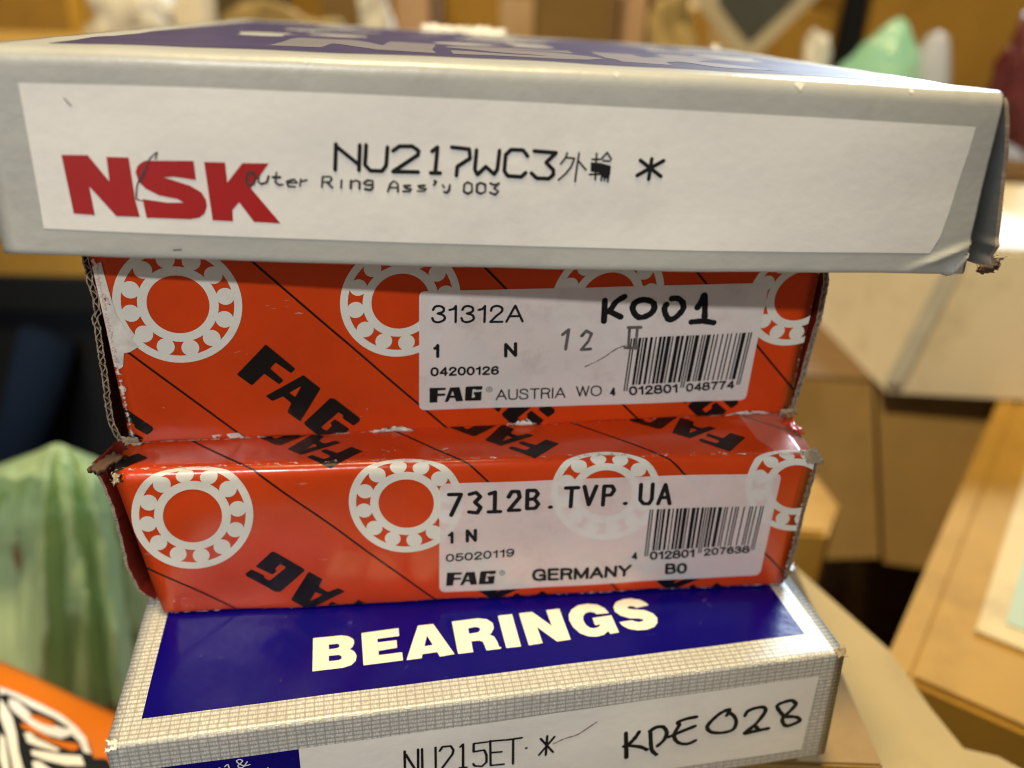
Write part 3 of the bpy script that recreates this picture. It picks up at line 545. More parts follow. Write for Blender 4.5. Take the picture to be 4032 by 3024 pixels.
def carton_box(label, base, size, rot, m, seam=None, tape=True, flaps=True, group=None, tapem=None):
    r = empty("cardboard_carton", V(base) * MM, label, "carton", group); r.rotation_euler = [math.radians(q) for q in rot]
    bevel_box("carton_body", size, None, None, m, r)
    X, Y, Z = size
    if flaps:   # the two top flaps meeting over the middle
        for s in (-1, 1):
            f = bevel_box("top_flap", (X - 1, Y / 2 - 1, 2.2), None, None, m, r, .6, Z + .05); f.location.y = s * Y / 4 * MM
    if tape:
        t = bevel_box("tape_strip", (X * .98, 48, .5), None, None, tapem or M_['tape'], r, .1, Z + 2.4)
        t2 = bevel_box("tape_strip", (48, .5, min(60, Z * .4)), None, None, tapem or M_['tape'], r, .1, Z - min(60, Z * .4)); t2.location.y = (-Y / 2 - .4) * MM
    return r

# carton carrying the stack
carton_box("brown carton lying flat directly under the stack of bearing boxes", (18, 36, -420), (155, 176, 415), (0, 0, 0), M_['brown_card'], tape=True)
# cartons carrying the packet and the green bag on the left
def low_carton(label, x0, x1, y0, y1, z1, m):
    r = empty("cardboard_carton", V(((x0 + x1) / 2, (y0 + y1) / 2, -420)) * MM, label, "carton")
    bevel_box("carton_body", (x1 - x0, y1 - y0, 420 + z1 - 2.4), None, None, m, r)
    for s in (-1, 1):
        f = bevel_box("top_flap", (x1 - x0 - 1, (y1 - y0) / 2 - 1, 2.2), None, None, m, r, .6, 420 + z1 - 2.3); f.location.y = s * (y1 - y0) / 4 * MM
low_carton("brown carton under the orange packet in the bottom left corner", -205, -64, -62, 2, -76, M_['brown_card'])
low_carton("dark carton the green plastic bag stands on, left of the stack", -345, -66, 34, 200, -185, M_['kraft_dark'])
# yellow carton, its front corner dented, low on the right of the stack
yc = empty("cardboard_carton", V((118, 0, -420)) * MM, "pale yellow carton with a kinked edge low beside the bottom blue box", "carton")
yp = [(99, 190), (58, 190), (58, -110), (160, -110), (149, -32), (141, -25), (133, -23), (130, -10), (127, 11), (109, 49), (101, 80)][::-1]
n = len(yp); vs = [V((x, y, -30 - .012 * (x - 100))) * MM for x, y in yp] + [V((x, y, -420)) * MM for x, y in yp]
make("carton_body", vs, [tuple(range(n))] + [(i, i + n, (i + 1) % n + n, (i + 1) % n) for i in range(n)], M_['kraft_pale'], yc)

def prism(name, poly, z0, z1, m, parent, top_shift=(0, 0)):
    """upright solid on an outline in mm (world), wound anticlockwise from above"""
    poly = ccw(poly); n = len(poly)
    vs = [V((x, y, z0)) * MM for x, y in poly] + [V((x + top_shift[0], y + top_shift[1], z1)) * MM for x, y in poly]
    return make(name, vs, [tuple(range(n))[::-1], tuple(range(n, 2 * n))] + [(i, (i + 1) % n, (i + 1) % n + n, i + n) for i in range(n)], m, parent)

def oriented(o, ang):
    a = math.radians(ang); return lambda u, v: (o[0] + u * math.cos(a) - v * math.sin(a), o[1] + u * math.sin(a) + v * math.cos(a))
# golden carton with the framed label, its top seen from above
gc = empty("cardboard_carton", V((230, 110, -420)) * MM, "golden carton whose top carries a pale green label in a cream frame", "carton")
T = oriented((139.5, 32), 55)      # u along the left edge, v to the left (so -v is across the top)
box = lambda u0, u1, v0, v1: [T(u0, -v0), T(u1, -v0), T(u1, -v1), T(u0, -v1)]
prism("carton_body", box(0, 262, 0, 230), -420, -60, M_['kraft'], gc)
prism("lid_lip", box(1, 262, .5, 8), -60, -57.5, M_['kraft'], gc)
prism("lid_panel", box(2, 262, 9.5, 229), -59.9, -57.8, M_['kraft'], gc)
prism("label_frame", box(36, 190, 22, 150), -57.7, -56.2, card_mat("frame_card", (.55, .43, .22)), gc)
prism("paper_label", box(46, 180, 30, 142), -56.1, -55.8, M_['paper_green'], gc)

# pale carton on the right with its corner towards us, on a brown one
wc = empty("cardboard_carton", V((290, 300, -56)) * MM, "large cream carton with its corner towards the stack, right of the grey box", "carton")
prism("carton_body", [(217, 230), (390, 222), (400, 385), (206, 385)], -56, 23, M_['cream_card'], wc, (20, 6))
prism("top_flap", [(240, 238), (410, 230), (412, 300), (232, 306)], 23.3, 25, M_['paper_white'], wc, (0, 0))
prism("edge_tape", [(216.4, 234), (216.2, 228.8), (223, 228.4), (223, 229.2), (217.3, 229.6), (217.3, 234)], -50, 20, M_['silver'], wc, (19, 6))
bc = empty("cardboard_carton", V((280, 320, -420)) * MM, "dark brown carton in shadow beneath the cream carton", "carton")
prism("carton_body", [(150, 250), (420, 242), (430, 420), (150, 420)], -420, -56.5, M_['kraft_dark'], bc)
def hung_flap(name, q, m, parent, th=2.2):
    A, B, C_, D_ = [V(p) for p in q]; nn = (B - A).cross(D_ - A).normalized() * th
    vs = [p * MM for p in (A, B, C_, D_)] + [(p + nn) * MM for p in (A, B, C_, D_)]
    return make(name, vs, [(3, 2, 1, 0), (4, 5, 6, 7), (0, 1, 5, 4), (1, 2, 6, 5), (2, 3, 7, 6), (3, 0, 4, 7)], m, parent)
hung_flap("side_flap", [(152, 247, -56), (214, 243, -57), (219, 194, -140), (158, 198, -148)], M_['brown_card'], bc)
hung_flap("side_flap", [(216, 241, -58), (330, 240, -58), (330, 186, -152), (221, 192, -142)], M_['brown_card'], bc)
sc_ = empty("cardboard_carton", V((150, 160, -420)) * MM, "small golden carton showing between the red boxes and the shadow", "carton")
prism("carton_body", [(120, 128), (155, 126), (168, 150), (165, 175), (120, 175)], -420, -76, M_['kraft'], sc_)
prism("top_flap", [(121, 130), (154, 128), (164, 148), (121, 152)], -75.8, -74.3, M_['kraft'], sc_)

# cartons and wrappings along the back
def back_box(label, x0, x1, y0, y1, z0, z1, m, yaw=0, stripe=None):
    r = empty("cardboard_carton", V(((x0 + x1) / 2, (y0 + y1) / 2, z0)) * MM, label, "carton", "cartons along the back")
    c = ((x0 + x1) / 2, (y0 + y1) / 2); a = math.radians(yaw)
    rot = lambda x, y: (c[0] + (x - c[0]) * math.cos(a) - (y - c[1]) * math.sin(a), c[1] + (x - c[0]) * math.sin(a) + (y - c[1]) * math.cos(a))
    prism("carton_body", [rot(*p) for p in ((x0, y0), (x1, y0), (x1, y1), (x0, y1))], z0, z1, m, r)
    for k in (0, 1):
        ya, yb = (y0 + 1, (y0 + y1) / 2 - 1) if k == 0 else ((y0 + y1) / 2 + 1, y1 - 1)
        prism("top_flap", [rot(*p) for p in ((x0 + 1, ya), (x1 - 1, ya), (x1 - 1, yb), (x0 + 1, yb))], z1 + .2, z1 + 2.5, m, r)
    xs = (x0 + x1) / 2
    prism("tape_strip", [rot(*p) for p in ((xs - 25, y0 - .8), (xs + 25, y0 - .8), (xs + 25, y0 - .2), (xs - 25, y0 - .2))], z1 - 70, z1 - 1, M_['tape'], r)
    return r
back_box("golden carton at the back left, above the grey box's corner", -620, -356, 650, 860, -420, 222, M_['kraft'], 3)
back_box("brown carton behind the middle of the grey box", -95, 150, 640, 860, -420, 118, M_['kraft'], -6)
back_box("wide brown carton behind the dark gap, centre right", 112, 305, 700, 920, -420, 108, M_['kraft'], 4)
back_box("tall golden carton behind the green and white bags", 332, 760, 720, 980, -420, 240, M_['kraft'], 5)
back_box("tall golden carton far behind the centre", -300, 330, 1050, 1300, -420, 190, M_['kraft'], -3)
gb = back_box("golden carton low on the left, above the black crate", -420, -232, 298, 430, -31, 92, M_['kraft'], 2)

# dark post in the gap between the two brown cartons
pp = empty("shelf_post", V((318, 690, -420)) * MM, "dark upright shelf post in the gap between two golden cartons", "shelf post")
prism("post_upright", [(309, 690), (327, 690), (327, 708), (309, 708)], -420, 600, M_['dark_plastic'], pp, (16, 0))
p2 = empty("shelf_post", V((-345, 560, -420)) * MM, "thin dark shelf post beside the golden carton at the back left", "shelf post")
prism("post_upright", [(-342, 560), (-331, 560), (-331, 574), (-342, 574)], -420, 600, M_['dark_plastic'], p2)

# black crate on the left with a blue tube leaning on it
cr = empty("plastic_crate", V((-330, 380, -420)) * MM, "black plastic crate in the shadow left of the red boxes", "crate")
prism("crate_body", [(-620, 300), (-150, 300), (-150, 560), (-620, 560)], -420, -31.4, M_['dark_plastic'], cr)
prism("crate_rim", [(-624, 295), (-146, 295), (-146, 299.5), (-624, 299.5)], -52, -31.2, M_['dark_plastic'], cr)

def tube(name, pts, r, m, parent=None, n=12, closed=False):
    P_ = [V(p) * MM for p in pts]; vs, fs = [], []
    for i, p in enumerate(P_):
        d = (P_[min(i + 1, len(P_) - 1)] - P_[max(i - 1, 0)]).normalized() if not closed else (P_[(i + 1) % len(P_)] - P_[i - 1]).normalized()
        u = d.orthogonal().normalized() if i == 0 else (u - d * u.dot(d)).normalized()
        v = d.cross(u)
        rr = (r[i] if isinstance(r, (list, tuple)) else r) * MM
        for k in range(n):
            t = 2 * math.pi * k / n; vs.append(p + (u * math.cos(t) + v * math.sin(t)) * rr)
    m_ = len(P_)
    for i in range(m_ - (0 if closed else 1)):
        j = (i + 1) % m_
        for k in range(n): fs.append((i * n + k, i * n + (k + 1) % n, j * n + (k + 1) % n, j * n + k))
    if not closed: fs += [tuple(range(n))[::-1], tuple(range((m_ - 1) * n, m_ * n))]
    return make(name, vs, fs, m, parent, True)
tag(tube("plastic_tube", [(-238, 268, -190), (-190, 282, -110), (-150, 294, -48)], 9, M_['blue_plastic']), "dark blue plastic tube leaning against the black crate", "tube")
tag(tube("plastic_tube", [(-330, 262, -220), (-300, 275, -140), (-272, 288, -66)], 16, M_['blue_plastic']), "thick dark blue tube leaning further left on the black crate", "tube")

# green plastic bag hanging from a peak in long pleats
def film_cone(name, peak, base_c, rx, ry, folds, depth, m, seed, rows=30, n=160, sag=.5, parent=None, lean=0.):
    rnd = random.Random(seed); an = sorted(rnd.uniform(0, 6.28) for _ in range(folds)); hs = [rnd.uniform(.5, 1) for _ in range(folds)]; ws = [rnd.uniform(.10, .30) for _ in range(folds)]; ph = [rnd.uniform(0, 6.28) for _ in range(5)]
    vs, fs = [], []
    for i in range(rows + 1):
        t = i / rows; rr = t ** sag
        for k in range(n):
            th = 2 * math.pi * k / n; f = 1 + .10 * math.sin(2 * th + ph[0]) + .06 * t * math.sin(5 * th + ph[1] + 2 * t)
            for a, h_, w_ in zip(an, hs, ws):        # sharp ridges running down from the peak
                d = abs((th - a - lean * t * t + math.pi) % (2 * math.pi) - math.pi); f += depth * h_ * max(0, 1 - d / (w_ + .25 * t)) ** 1.3 * min(1, t * 2.2)
            x = peak[0] + (base_c[0] - peak[0]) * t + rx * rr * f * math.cos(th)
            y = peak[1] + (base_c[1] - peak[1]) * t + ry * rr * f * math.sin(th)
            z = peak[2] + (base_c[2] - peak[2]) * t + 2.0 * math.sin(4 * th + ph[4] + 5 * t) * t
            p_ = V((x, y, z)); q_ = V((th * 2.2 * rx / 60, t * 1.6, seed)); nz_ = mnoise.noise(q_ * 1.3) * .09 + abs(mnoise.noise(q_ * 3.1)) * .07 + mnoise.noise(q_ * 7) * .02
            p_ += V((math.cos(th), math.sin(th), .25)) * (rx * nz_ * min(1, t * 4))
            vs.append(p_ * MM)
    for i in range(rows):
        for k in range(n): fs.append((i * n + k, i * n + (k + 1) % n, (i + 1) * n + (k + 1) % n, (i + 1) * n + k))
    return make(name, vs, fs, m, parent, True)
gbag = empty("plastic_bag", V((-165, 95, -120)) * MM, "pale green plastic bag gathered to a peak, left of the lower red box", "bag")
BAG = [[(-233.0,120.0,-57.4),(-230.1,110.0,-62.1),(-234.5,105.0,-81.0),(-242.6,100.0,-112.0),(-252.7,95.0,-153.0)],[(-203.6,112.0,-45.9),(-190.1,92.0,-38.7),(-211.1,118.0,-69.6),(-221.4,122.0,-101.0),(-216.8,90.0,-145.9)],[(-185.4,106.0,-36.1),(-172.0,84.0,-30.9),(-193.2,112.0,-59.4),(-208.3,120.0,-98.8),(-200.5,84.0,-138.7)],[(-172.5,102.0,-29.2),(-163.8,82.0,-28.6),(-177.7,100.0,-54.1),(-188.4,100.0,-88.5),(-190.6,80.0,-133.9)],[(-165.6,100.0,-25.0),(-155.9,76.0,-24.9),(-159.0,72.0,-45.9),(-165.8,68.0,-79.4),(-175.9,64.0,-130.3)],[(-164.0,100.0,-24.5),(-159.4,86.0,-31.7),(-165.8,88.0,-64.7),(-169.7,84.0,-101.0),(-173.8,78.0,-146.1)],[(-162.4,100.0,-24.1),(-148.8,78.0,-25.9),(-149.0,74.0,-52.9),(-149.9,70.0,-80.5),(-155.4,66.0,-131.6)],[(-161.0,100.0,-24.6),(-152.8,90.0,-34.1),(-156.1,92.0,-67.4),(-158.5,88.0,-104.3),(-159.6,80.0,-147.7)],[(-159.4,101.0,-26.3),(-142.8,82.0,-28.4),(-141.8,78.0,-55.8),(-141.2,72.0,-82.0),(-145.1,68.0,-133.4)],[(-155.4,103.0,-30.9),(-143.5,92.0,-36.8),(-147.1,96.0,-70.2),(-147.4,90.0,-105.6),(-147.4,80.0,-147.2)],[(-149.4,108.0,-46.0),(-143.4,104.0,-56.8),(-143.9,104.0,-83.1),(-144.6,98.0,-120.4),(-145.8,90.0,-166.6)]]
def bag_front(u, v):       # u across the pleats, v down from the gathered top
    u = min(max(u, 0), len(BAG) - 1.0001); v = min(max(v, 0), 3.9999); i, j = int(u), int(v)
    def row(c):
        return V(BAG[c][j]).lerp(V(BAG[c][min(j + 1, 4)]), v - j)
    t = u - i; t = t * t * (3 - 2 * t) * .6 + t * .4
    p = row(i).lerp(row(i + 1), t)
    q = V((u * 1.1, v * .55, 3.3)); k = min(1, v * 1.5)
    return p + V((0, 1, .3)) * (k * (mnoise.noise(q * 1.7) * 3.5 + abs(mnoise.noise(V((u * 2.6, v * 1.1, 8)))) * 6.5 + abs(mnoise.noise(V((u * 3.2 + v * 2, v * 2.6 - u, 1)))) * 3.5 + mnoise.noise(q * 9) * .6))
nu, nv = 70, 34; vs, fs = [], []
for i in range(nu + 1):
    for j in range(nv + 1): vs.append(bag_front(i * (len(BAG) - 1) / nu, j * 4 / nv) * MM)
for i in range(nu + 1):     # the back of the bag, a hand's breadth behind
    for j in range(nv + 1):
        e = math.sin(math.pi * i / nu) ** .5 * min(1, j / 5); p = bag_front(i * (len(BAG) - 1) / nu, j * 4 / nv) * MM
        vs.append(p + V((0, .07 * e + .0005, -.062 * e - .0005)))
q_ = (nu + 1) * (nv + 1); w_ = nv + 1
for i in range(nu):
    for j in range(nv):
        fs.append((i * w_ + j, i * w_ + j + 1, (i + 1) * w_ + j + 1, (i + 1) * w_ + j)); fs.append((q_ + i * w_ + j, q_ + (i + 1) * w_ + j, q_ + (i + 1) * w_ + j + 1, q_ + i * w_ + j + 1))
for i in range(nu): fs.append((i * w_, (i + 1) * w_, q_ + (i + 1) * w_, q_ + i * w_))
for j in range(nv): fs += [(j, q_ + j, q_ + j + 1, j + 1), (nu * w_ + j, nu * w_ + j + 1, q_ + nu * w_ + j + 1, q_ + nu * w_ + j)]
make("bag_film", vs, fs, M_['green_film'], gbag, True)
# what the bag holds
ring = [(-217 + 15 * math.cos(t), 127 + 4 * math.sin(t), -114 + 17 * math.sin(t)) for t in [2 * math.pi * i / 28 for i in range(28)]]
tag(tube("bearing_ring", ring, 2.6, M_['steel'], closed=True), "pale steel bearing ring showing through the green bag", "bearing ring")
def wad(name, c, r, m, label, cat, seed, sq=(1, 1, 1), amp=.2, sub=4, group=None, parent=None):
    """a crumpled lump: sharp creases from folded noise"""
    bm = bmesh.new(); bmesh.ops.create_icosphere(bm, subdivisions=sub, radius=1)
    for v in bm.verts:
        q = v.co * 1.3 + V((seed * 1.7, seed * .6, 0)); k = 1 - amp * 1.6 * abs(mnoise.noise(q)) * 1.5 - amp * abs(mnoise.noise(q * 2.6)) * 1.4 + amp * .5 * mnoise.noise(q * 5.5)
        d = V((mnoise.noise(q * 1.1 + V((9, 0, 0))), mnoise.noise(q * 1.1 + V((0, 9, 0))), mnoise.noise(q * 1.1 + V((0, 0, 9))))) * amp * 1.5
        p = v.co * k + d; v.co = V((p.x * sq[0], p.y * sq[1], p.z * sq[2])) * (r * 1.25 * MM)
    me = bpy.data.meshes.new(name); bm.to_mesh(me); bm.free(); me.materials.append(m)
    for f in me.polygons: f.use_smooth = True
    o = bpy.data.objects.new(name, me); COL.objects.link(o)
    o.location = V(c) * MM - root_off(parent)
    if parent: o.parent = parent
    return tag(o, label, cat, group) if label else o
wad("crumpled_paper", (-214, 128, -150), 19, M_['cream_card'], "beige crumpled paper inside the green bag's lower left side", "paper", 2, (1, .7, 1.2), .12)
wad("crumpled_paper", (-162, 112, -124), 6, M_['kraft_pale'], "yellowish crumpled wrapper inside the green bag's right side", "paper", 9, (1, .7, 2.4), .16)
tag(bevel_box("packing_block", (60, 24, 94), (0, 0, 20), (-180, 134, -184), M_['kraft_dark']), "dark cardboard block standing inside the green bag", "packing")

# orange packet with a silver emblem, bottom left
op = empty("printed_packet", V((-110, -5, -80)) * MM, "orange packet printed with a black and silver emblem, bottom left corner", "packet")
o0 = V((-138.5, 8.9, -43.3)); ex = V((.9342, -.3521, -.0575)); ey = V((-.3565, -.9279, -.1091)); ez = V((.015, -.122, .992))
pz = lambda u, v, h=0: (o0 + ex * u + ey * v + ez * (h + .35 * math.sin(.16 * u + .1 * v) - .07 * max(0, 5 - v) ** 2)) * MM
vs, fs = [], []
for i in range(27):
    for j in range(17): vs.append(pz(-30 + 3.6 * i, 0 + 2.6 * j))
for i in range(26):
    for j in range(16): fs.append((i * 17 + j, i * 17 + j + 1, (i + 1) * 17 + j + 1, (i + 1) * 17 + j))
pf = make("packet_film", vs, fs, M_['orange'], op, True)
sd = pf.modifiers.new("thickness", 'SOLIDIFY'); sd.thickness = .022; sd.offset = 1 if pf.data.polygons[0].normal.z < 0 else -1
def on_packet(name, polys, m, h):
    p, t = fill([(q, True) for q in polys], [-30 + 3.6 * i for i in range(27)], [2.6 * j for j in range(17)], [(-29, .5), (62, .5), (62, 41), (-29, 41)])
    return make(name, [pz(x, y, h) for x, y in p], [f[::-1] for f in t], m, pf, True)
EM = {'black':[(8.2,9.2),(10.4,7.2),(17.4,7.2),(28.4,7.2),(39.3,8.9),(45.6,11.2),(49.5,13.8),(52.8,12.4),(57.4,14.5),(61.3,18.6),(33.0,30.8)],'band1':[(8.6,7.6),(14.6,7.1),(23.2,6.9),(31.3,7.2),(38.1,8.5),(43.2,10.1),(48.2,13.2),(45.9,13.6),(42.8,11.8),(38.3,10.7),(36.4,9.5),(30.1,8.7),(21.8,8.7),(15.7,8.3),(11.7,8.4),(10.7,9.5)],'band2':[(14.0,9.1),(16.9,8.8),(23.5,10.3),(31.9,10.5),(34.5,10.4),(37.4,9.8),(38.9,11.3),(37.2,13.0),(32.3,13.6),(26.7,13.2),(21.9,12.3),(18.0,11.7),(15.2,10.6)],'or1':[(22.6,10.7),(25.7,10.0),(29.8,9.8),(33.1,10.3),(32.5,11.1),(29.1,11.5),(24.8,11.4)],'or2':[(23.0,13.5),(26.2,13.0),(31.2,13.8),(35.6,14.0),(39.5,13.2),(42.8,12.4),(44.1,13.4),(42.9,14.6),(39.2,14.9),(34.6,15.1),(29.3,14.6),(24.8,14.6)],'w1':[(32.7,18.7),(36.6,17.6),(41.0,16.6),(46.1,14.7),(49.1,16.4),(44.7,18.3),(38.6,19.5),(34.2,19.8)],'w2':[(26.5,15.5),(28.1,14.8),(30.9,15.5),(39.9,15.6),(39.4,16.4),(34.1,17.2),(29.9,17.4)],'w3':[(35.6,21.1),(37.4,20.3),(42.7,20.9),(42.6,22.7),(37.8,22.5)],'w4':[(11.8,10.4),(15.0,11.3),(19.7,13.3),(24.8,16.5),(30.1,20.4),(35.9,23.9),(33.4,25.0),(27.3,21.0),(21.7,17.3),(16.3,14.4)],'w5':[(20.5,18.1),(23.1,18.8),(28.9,22.8),(32.5,25.3),(30.9,26.0),(26.8,23.7)]}
on_packet("emblem_field", [EM['black']], M_['dark_plastic'], .12)
on_packet("emblem_band", [EM['band1']], M_['silver'], .2)
on_packet("emblem_band", [EM['band2']], M_['silver'], .2)
on_packet("emblem_flash", [EM['or2']], M_['orange'], .2)
on_packet("emblem_flash", [EM['or1']], M_['orange'], .28)
for k in ('w1', 'w2', 'w3', 'w4', 'w5'): on_packet("emblem_letter", [EM[k]], M_['paper_white'], .28)

# green and white bags standing on a board in front of the back cartons
tag(prism("shelf_board", [(-460, 440), (330, 430), (332, 396), (520, 396), (520, 685), (-460, 640)], 24, 36, M_['kraft_dark'], None), "dark board behind the grey box carrying the plastic bags", "shelf board")
b1 = empty("plastic_bag", V((282, 480, 36)) * MM, "mint green plastic bag knotted to a point behind the grey box, right", "bag")
film_cone("bag_film", (283, 482, 119), (276, 482, 46), 36, 26, 6, .30, M_['mint_film'], 11, sag=.62, parent=b1)
b2 = empty("plastic_bag", V((309, 470, 36)) * MM, "clear white plastic bag bulging beside the mint green one", "bag")
film_cone("bag_film", (309, 474, 111), (311, 474, 38), 17, 15, 5, .22, M_['white_film'], 12, sag=.26, parent=b2)
wad("fabric_bundle", (349, 420, 80), 20, M_['maroon'], "dark maroon bundle at the right edge behind the grey box", "bundle", 21, (1, .8, 2.0))
wad("fabric_bundle", (362, 430, 132), 10, M_['yellow'], "yellow wrapper in the top right corner", "wrapper", 22, (1, .8, 1.6))
wad("crumpled_paper", (-304, 556, 80), 26, M_['paper_white'], "pale crumpled paper behind the grey box, left of the pink sheet", "paper", 31, (1.5, .8, 1.4), .2)
wad("crumpled_paper", (-176, 520, 78), 24, M_['kraft_pale'], "yellowish crumpled wrapping behind the grey box's left half", "paper", 32, (2.0, .8, 1.45), .22)
wad("crumpled_paper", (-107, 560, 92), 13, M_['paper_white'], "pale plastic scrap at the back, behind the middle of the grey box", "paper", 33, (.9, .8, 3.0), .2)
wad("crumpled_paper", (132, 560, 86), 20, M_['kraft_pale'], "yellowish crumpled wrapping in front of the wide brown carton", "paper", 34, (1.0, .8, 1.9), .22)
wad("crumpled_paper", (252, 560, 72), 9, M_['paper_white'], "small white scrap left of the dark post", "paper", 35, (1, 1, 3.2), .15)
M_['gold_card'] = card_mat("gold_card", (.62, .36, .05)); M_['tan_card'] = card_mat("tan_card", (.55, .36, .22))
for lab_, x0, x1, y0, d_, z1, m_, yaw in (
    ("narrow golden card strip beside the back left carton", -353, -341.7, 548, 30, 205, 'gold_card', 4),
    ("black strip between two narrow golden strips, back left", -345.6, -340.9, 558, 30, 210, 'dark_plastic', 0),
    ("second narrow golden strip, next to the thin dark post", -337, -325, 548, 40, 190, 'gold_card', -5),
    ("dark brown card sheet left of the pinkish sheet", -280, -264, 585, 30, 170, 'kraft_dark', 6),
    ("brown card sheet behind the yellowish wrapping, back centre", -156, -122, 585, 20, 180, 'brown_card', -8),
    ("tan card sheet right of the pale plastic scrap", -97, -69, 590, 30, 175, 'tan_card', 5),
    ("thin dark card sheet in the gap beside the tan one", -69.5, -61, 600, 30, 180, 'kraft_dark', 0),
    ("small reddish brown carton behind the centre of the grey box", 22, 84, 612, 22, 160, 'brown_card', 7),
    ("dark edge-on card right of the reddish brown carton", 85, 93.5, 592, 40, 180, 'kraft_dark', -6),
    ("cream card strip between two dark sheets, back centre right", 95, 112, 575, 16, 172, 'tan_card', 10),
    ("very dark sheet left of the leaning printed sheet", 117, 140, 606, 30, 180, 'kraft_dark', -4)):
    xc, yc_ = (x0 + x1) / 2, y0 + d_ / 2; a_ = math.radians(yaw)
    r_ = empty("standing_card", V((xc, yc_, 36)) * MM, lab_, "cardboard", "card sheets standing along the back")
    pl = [(xc + (x - xc) * math.cos(a_) - (y - yc_) * math.sin(a_), yc_ + (x - xc) * math.sin(a_) + (y - yc_) * math.cos(a_)) for x, y in ((x0, y0), (x1, y0), (x1, y0 + d_), (x0, y0 + d_))]
    prism("card_body", pl, 36, z1, M_[m_], r_)
sl = empty("leaning_sheet", V((200, 600, 36)) * MM, "grey and dark printed sheet leaning at an angle, top centre right", "sheet")
def flat_quad(name, c, ux, uy, m, parent, th=1.5):
    c, ux, uy = V(c), V(ux), V(uy); nn = ux.cross(uy).normalized() * th
    q = [c, c + ux, c + ux + uy, c + uy]; vs = [p * MM for p in q] + [(p + nn) * MM for p in q]
    return make(name, vs, [(0, 3, 2, 1), (4, 5, 6, 7), (0, 1, 5, 4), (1, 2, 6, 5), (2, 3, 7, 6), (3, 0, 4, 7)], m, parent)
flat_quad("sheet_card", (206, 600, 70), (60, 2, 64), (-62, 16, 64), mat("grey_board", (.42, .37, .27), .7, .3, .15, 20), sl)
flat_quad("dark_picture", (206, 598.5, 92), (36, 1.2, 38), (-30, 8, 31), mat("dull_picture", (.055, .06, .055), .6, .3, .3, 30), sl, .4)
ps = empty("leaning_sheet", V((-265, 560, 36)) * MM, "pinkish paper sheet standing behind the grey box, upper left", "sheet")
flat_quad("sheet_card", (-274, 560, 36), (24, 2, 3), (4, 10, 150), M_['cream_card'], ps)
flat_quad("film_edge", (-249, 556, 36), (9, 1, 0), (4, 10, 150), M_['paper_white'], ps, .4)

# ================================================================ THE STACK
G = "bearing boxes in the stack"
roots = []
for bi, (lab, z) in enumerate([
    ("grey bearing box with a white label and bold red initials, top of the stack", 105),
    ("red bearing box second from the top, marked K001 in black pen on its sticker", 64),
    ("red bearing box third from the top, sticker reading 7312B.TVP.UA", 30),
    ("blue topped bearing box at the foot of the stack, handwritten KPE028", 0)]):
    c = sum((BOX[bi]['c'][k] for k in ('LBF', 'RBF', 'LBB', 'RBB')), V()) / 4
    roots.append(empty("bearing_box", c * MM, lab, "box", G))

# ---- grey box
r = roots[0]
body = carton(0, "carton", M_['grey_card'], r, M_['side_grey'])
pan = [(6.94, 4.69), (30, 4.6), (60, 4.75), (100, 5.05), (150.38, 5.4), (150.2, 9), (149.66, 14), (149.2, 19), (148.6, 23), (147.5, 25.8), (110, 25.9), (70, 25.7), (30, 25.5), (6.78, 25.3), (6.9, 15)]
lab = decal(0, "label_panel", [(pan, True)], M_['white_panel'], r, .05)
decal(0, "logo_print", [(p, True) for p in S['NSK']], M_['logo_red'], lab, .09)
decal(0, "lettering", strokes(S['nu217'], .60), M_['ink'], lab, .13, False)
decal(0, "lettering", strokes(S['kanji'], .30) + [(S['kanjifill'][0], True)] , M_['ink'], lab, .13, False)
decal(0, "lettering", strokes(S['outer'], .34, cap=6, jit=.3), M_['faded_ink'], lab, .13, False)
decal(0, "pen_mark", strokes(S['scribble'], .2, True, 6), M_['pen'], lab, .16, False)
for q in ([(13.1, 6.6), (13.9, 7.6)], [(26, 27.9), (27.2, 27.8)]):
    decal(0, "pen_mark", strokes([q], .16, False, 6), M_['faded_ink'], lab, .16, False)
top = decal(0, "top_panel", [([(7, -11), (147, -11), (147, -150), (7, -150)], True)], M_['hazed_blue'], body, .05)
blk = []
for p in S['NSK']:
    blk.append(([(30 + (q[0] - 9) * 2.9, -20 - 40 * (1 - (q[1] - 14) / 9.5)) for q in p], True))
decal(0, "logo_print", blk, M_['hazed_cream'], top, .10)

